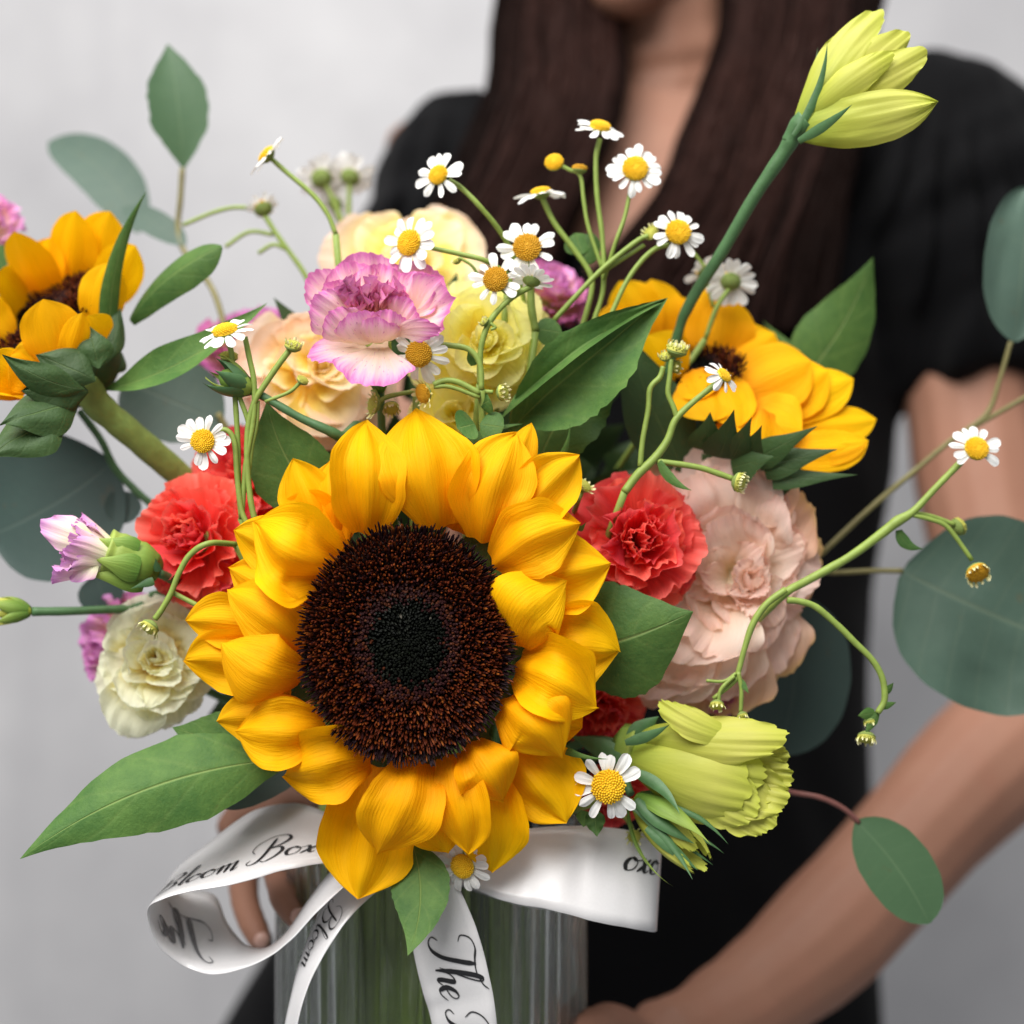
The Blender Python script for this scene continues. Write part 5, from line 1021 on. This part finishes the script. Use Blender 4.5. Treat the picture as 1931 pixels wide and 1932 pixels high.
# ------------------------------------------------------------------ eucalyptus
def euca(label, twigs, leaves, loc, vz=None, mat=STEMB):
    root = thing('eucalyptus_branch', label, 'eucalyptus', loc, 'eucalyptus branches')
    gs = [tube([V(p) for p in pts], r, 6, 8) for pts, r in twigs]
    if vz is not None: gs.append(tube(to_vase(vz, 0), .0014, 6, 7))
    put(root, 'twig', join(gs), mat)
    for (b, t, wd, m, ex) in leaves:
        kw = dict(prof=P_ROUND, nu=26, nv=14, cup=.25, bend=.04, rng=PR); kw.update(ex); N = kw.pop('N', CAMV)
        put(root, 'leaf', petal(b, t, wd, V(N), **kw), m)
    return root
P_POINT = smoothtab([(0, .04), (.12, .42), (.3, .86), (.48, 1), (.66, .9), (.82, .55), (.93, .2), (1, .02)])
p6, p7 = ps(.60), ps(.66)
euca('eucalyptus twig with an upright pointed leaf and two leaves behind the tilted sunflower', [(U(.635, (344, 318), (340, 380), (336, 425), (345, 470, -.005), (400, 545, -.02), (430, 640, -.03)), .0013), (U(.64, (336, 428), (300, 422), (250, 415)), .0012), (U(.64, (338, 425), (348, 462)), .001)],
  [(W(346, 318, .635), W(316, 84, .632), 116*ps(.635), EUC2, dict(prof=P_POINT, N=(.2, -1, 0), side=.02, cup=.3, jag=.05)), (W(262, 440, .66), W(92, 268, .69), 112*ps(.68), EUC4, dict(N=(.2, -1, .2), side=.10)), (W(232, 392, .645), W(350, 462, .63), 62*ps(.64), EUC4, dict(N=(-.1, -.7, .6)))], W(336, 425, .635), W(430, 640, .605))
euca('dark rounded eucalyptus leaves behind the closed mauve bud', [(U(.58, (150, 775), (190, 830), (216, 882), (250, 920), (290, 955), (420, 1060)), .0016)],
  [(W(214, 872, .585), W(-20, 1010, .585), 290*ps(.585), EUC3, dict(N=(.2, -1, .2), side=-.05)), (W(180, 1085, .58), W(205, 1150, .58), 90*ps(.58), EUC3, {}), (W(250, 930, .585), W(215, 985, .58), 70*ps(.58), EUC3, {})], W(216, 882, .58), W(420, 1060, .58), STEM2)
euca('large blue green eucalyptus leaf spread under the tilted sunflower stem', [(U(.595, (410, 780), (440, 830), (470, 900)), .0014)],
  [(W(420, 800, .595), W(232, 720, .60), 175*ps(.6), EUC4, dict(N=(0, -1, .4)))], W(410, 780, .595), W(470, 900, .59))
euca('eucalyptus twig with two big round leaves crossing the bare arm', [(U(.60, (1547, 1047, -.02), (1640, 960, -.01), (1735, 880), (1795, 830), (1860, 782), (1884, 720), (1906, 645)), [.0013, .0013, .0012, .0012, .0012, .001, .001]), (U(.60, (1800, 826), (1860, 792), (1960, 735)), .0011), (U(.59, (1520, 1070, -.01), (1567, 1080), (1640, 1077), (1702, 1077)), .0011)],
  [(W(1914, 645, .60), W(1945, 350, .60), 165*ps(.6), EUC, dict(N=(.1, -1, .1), side=-.03, nz=.03, cup=.35)), (W(1702, 1077, .59), W(2060, 1230, .585), 372*ps(.588), EUC4, dict(N=(-.15, -1, .15), side=.03, cup=.3, nz=.03, wav=.02, prof=smoothtab([(0, .10), (.06, .52), (.16, .80), (.3, .96), (.48, 1), (.68, .93), (.85, .72), (.95, .42), (1, .05)], 61)))], W(1700, 905, .60), W(1500, 1085, .58))
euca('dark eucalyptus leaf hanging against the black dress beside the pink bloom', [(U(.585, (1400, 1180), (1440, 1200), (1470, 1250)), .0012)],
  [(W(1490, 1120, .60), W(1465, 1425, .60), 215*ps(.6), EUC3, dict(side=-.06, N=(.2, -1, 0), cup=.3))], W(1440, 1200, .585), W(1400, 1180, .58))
euca('oval green eucalyptus leaf on a red stalk in front of the forearm', [(U(.555, (1440, 1480, -.01), (1490, 1494), (1545, 1504), (1590, 1525), (1620, 1552)), .0011)],
  [(W(1614, 1548, .555), W(1752, 1742, .55), 132*ps(.552), EUC2, dict(N=(-.1, -1, .1), side=-.05, cup=.2))], W(1545, 1504, .555), None, STEMR)
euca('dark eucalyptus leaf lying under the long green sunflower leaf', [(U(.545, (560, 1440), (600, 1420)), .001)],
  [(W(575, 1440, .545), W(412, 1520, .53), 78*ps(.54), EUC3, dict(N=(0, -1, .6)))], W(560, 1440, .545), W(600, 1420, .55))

# ------------------------------------------------------------------ the mass of greenery inside the bouquet
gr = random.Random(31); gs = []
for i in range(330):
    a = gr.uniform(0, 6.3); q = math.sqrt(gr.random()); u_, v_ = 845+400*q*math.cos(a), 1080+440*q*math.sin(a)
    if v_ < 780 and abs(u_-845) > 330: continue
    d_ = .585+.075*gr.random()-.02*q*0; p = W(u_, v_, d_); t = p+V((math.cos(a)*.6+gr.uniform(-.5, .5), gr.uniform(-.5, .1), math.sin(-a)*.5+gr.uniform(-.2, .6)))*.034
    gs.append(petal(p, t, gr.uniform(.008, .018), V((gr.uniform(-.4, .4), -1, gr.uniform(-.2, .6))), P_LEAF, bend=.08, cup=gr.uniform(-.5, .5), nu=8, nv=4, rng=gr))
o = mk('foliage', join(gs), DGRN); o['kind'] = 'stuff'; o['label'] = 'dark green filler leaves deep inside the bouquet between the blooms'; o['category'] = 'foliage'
for (b, t, wd, nm) in []: pass
FRONT_ = 16
xs = thing('filler_stems', 'bundle of cut green stems standing in water inside the fluted vase', 'stems', (VX, VD, zb+.02))
for i in range(44):
    a = gr.uniform(0, 6.3); q = math.sqrt(gr.random())*(VR-.013); a2 = a+gr.uniform(-.6, .6)
    put(xs, 'stem', tube([V((VX+q*math.cos(a), VD+q*math.sin(a), zb+.016)), V((VX+q*.8*math.cos(a2), VD+q*.8*math.sin(a2), (zb+zr)/2)), V((VX+q*.7*math.cos(a2+.3), VD+q*.7*math.sin(a2+.3), zr+.03))], gr.uniform(.0018, .0042), 6, 8), gr.choice((STEM, STEM, STEM2, STEMS)))

for i in range(FRONT_):
    a = -PI/2+gr.uniform(-1.3, 1.3); q = gr.uniform(.72, .97)*(VR-.013); a2 = a+gr.uniform(-.3, .3)
    put(xs, 'stem', tube([V((VX+q*math.cos(a), VD+q*math.sin(a), zb+.016)), V((VX+q*math.cos(a2), VD+q*math.sin(a2), (zb+zr)/2)), V((VX+q*.9*math.cos(a2), VD+q*.9*math.sin(a2), zr+.02))], gr.uniform(.0026, .0048), 6, 8), gr.choice((STEM, STEM, STEMS)))
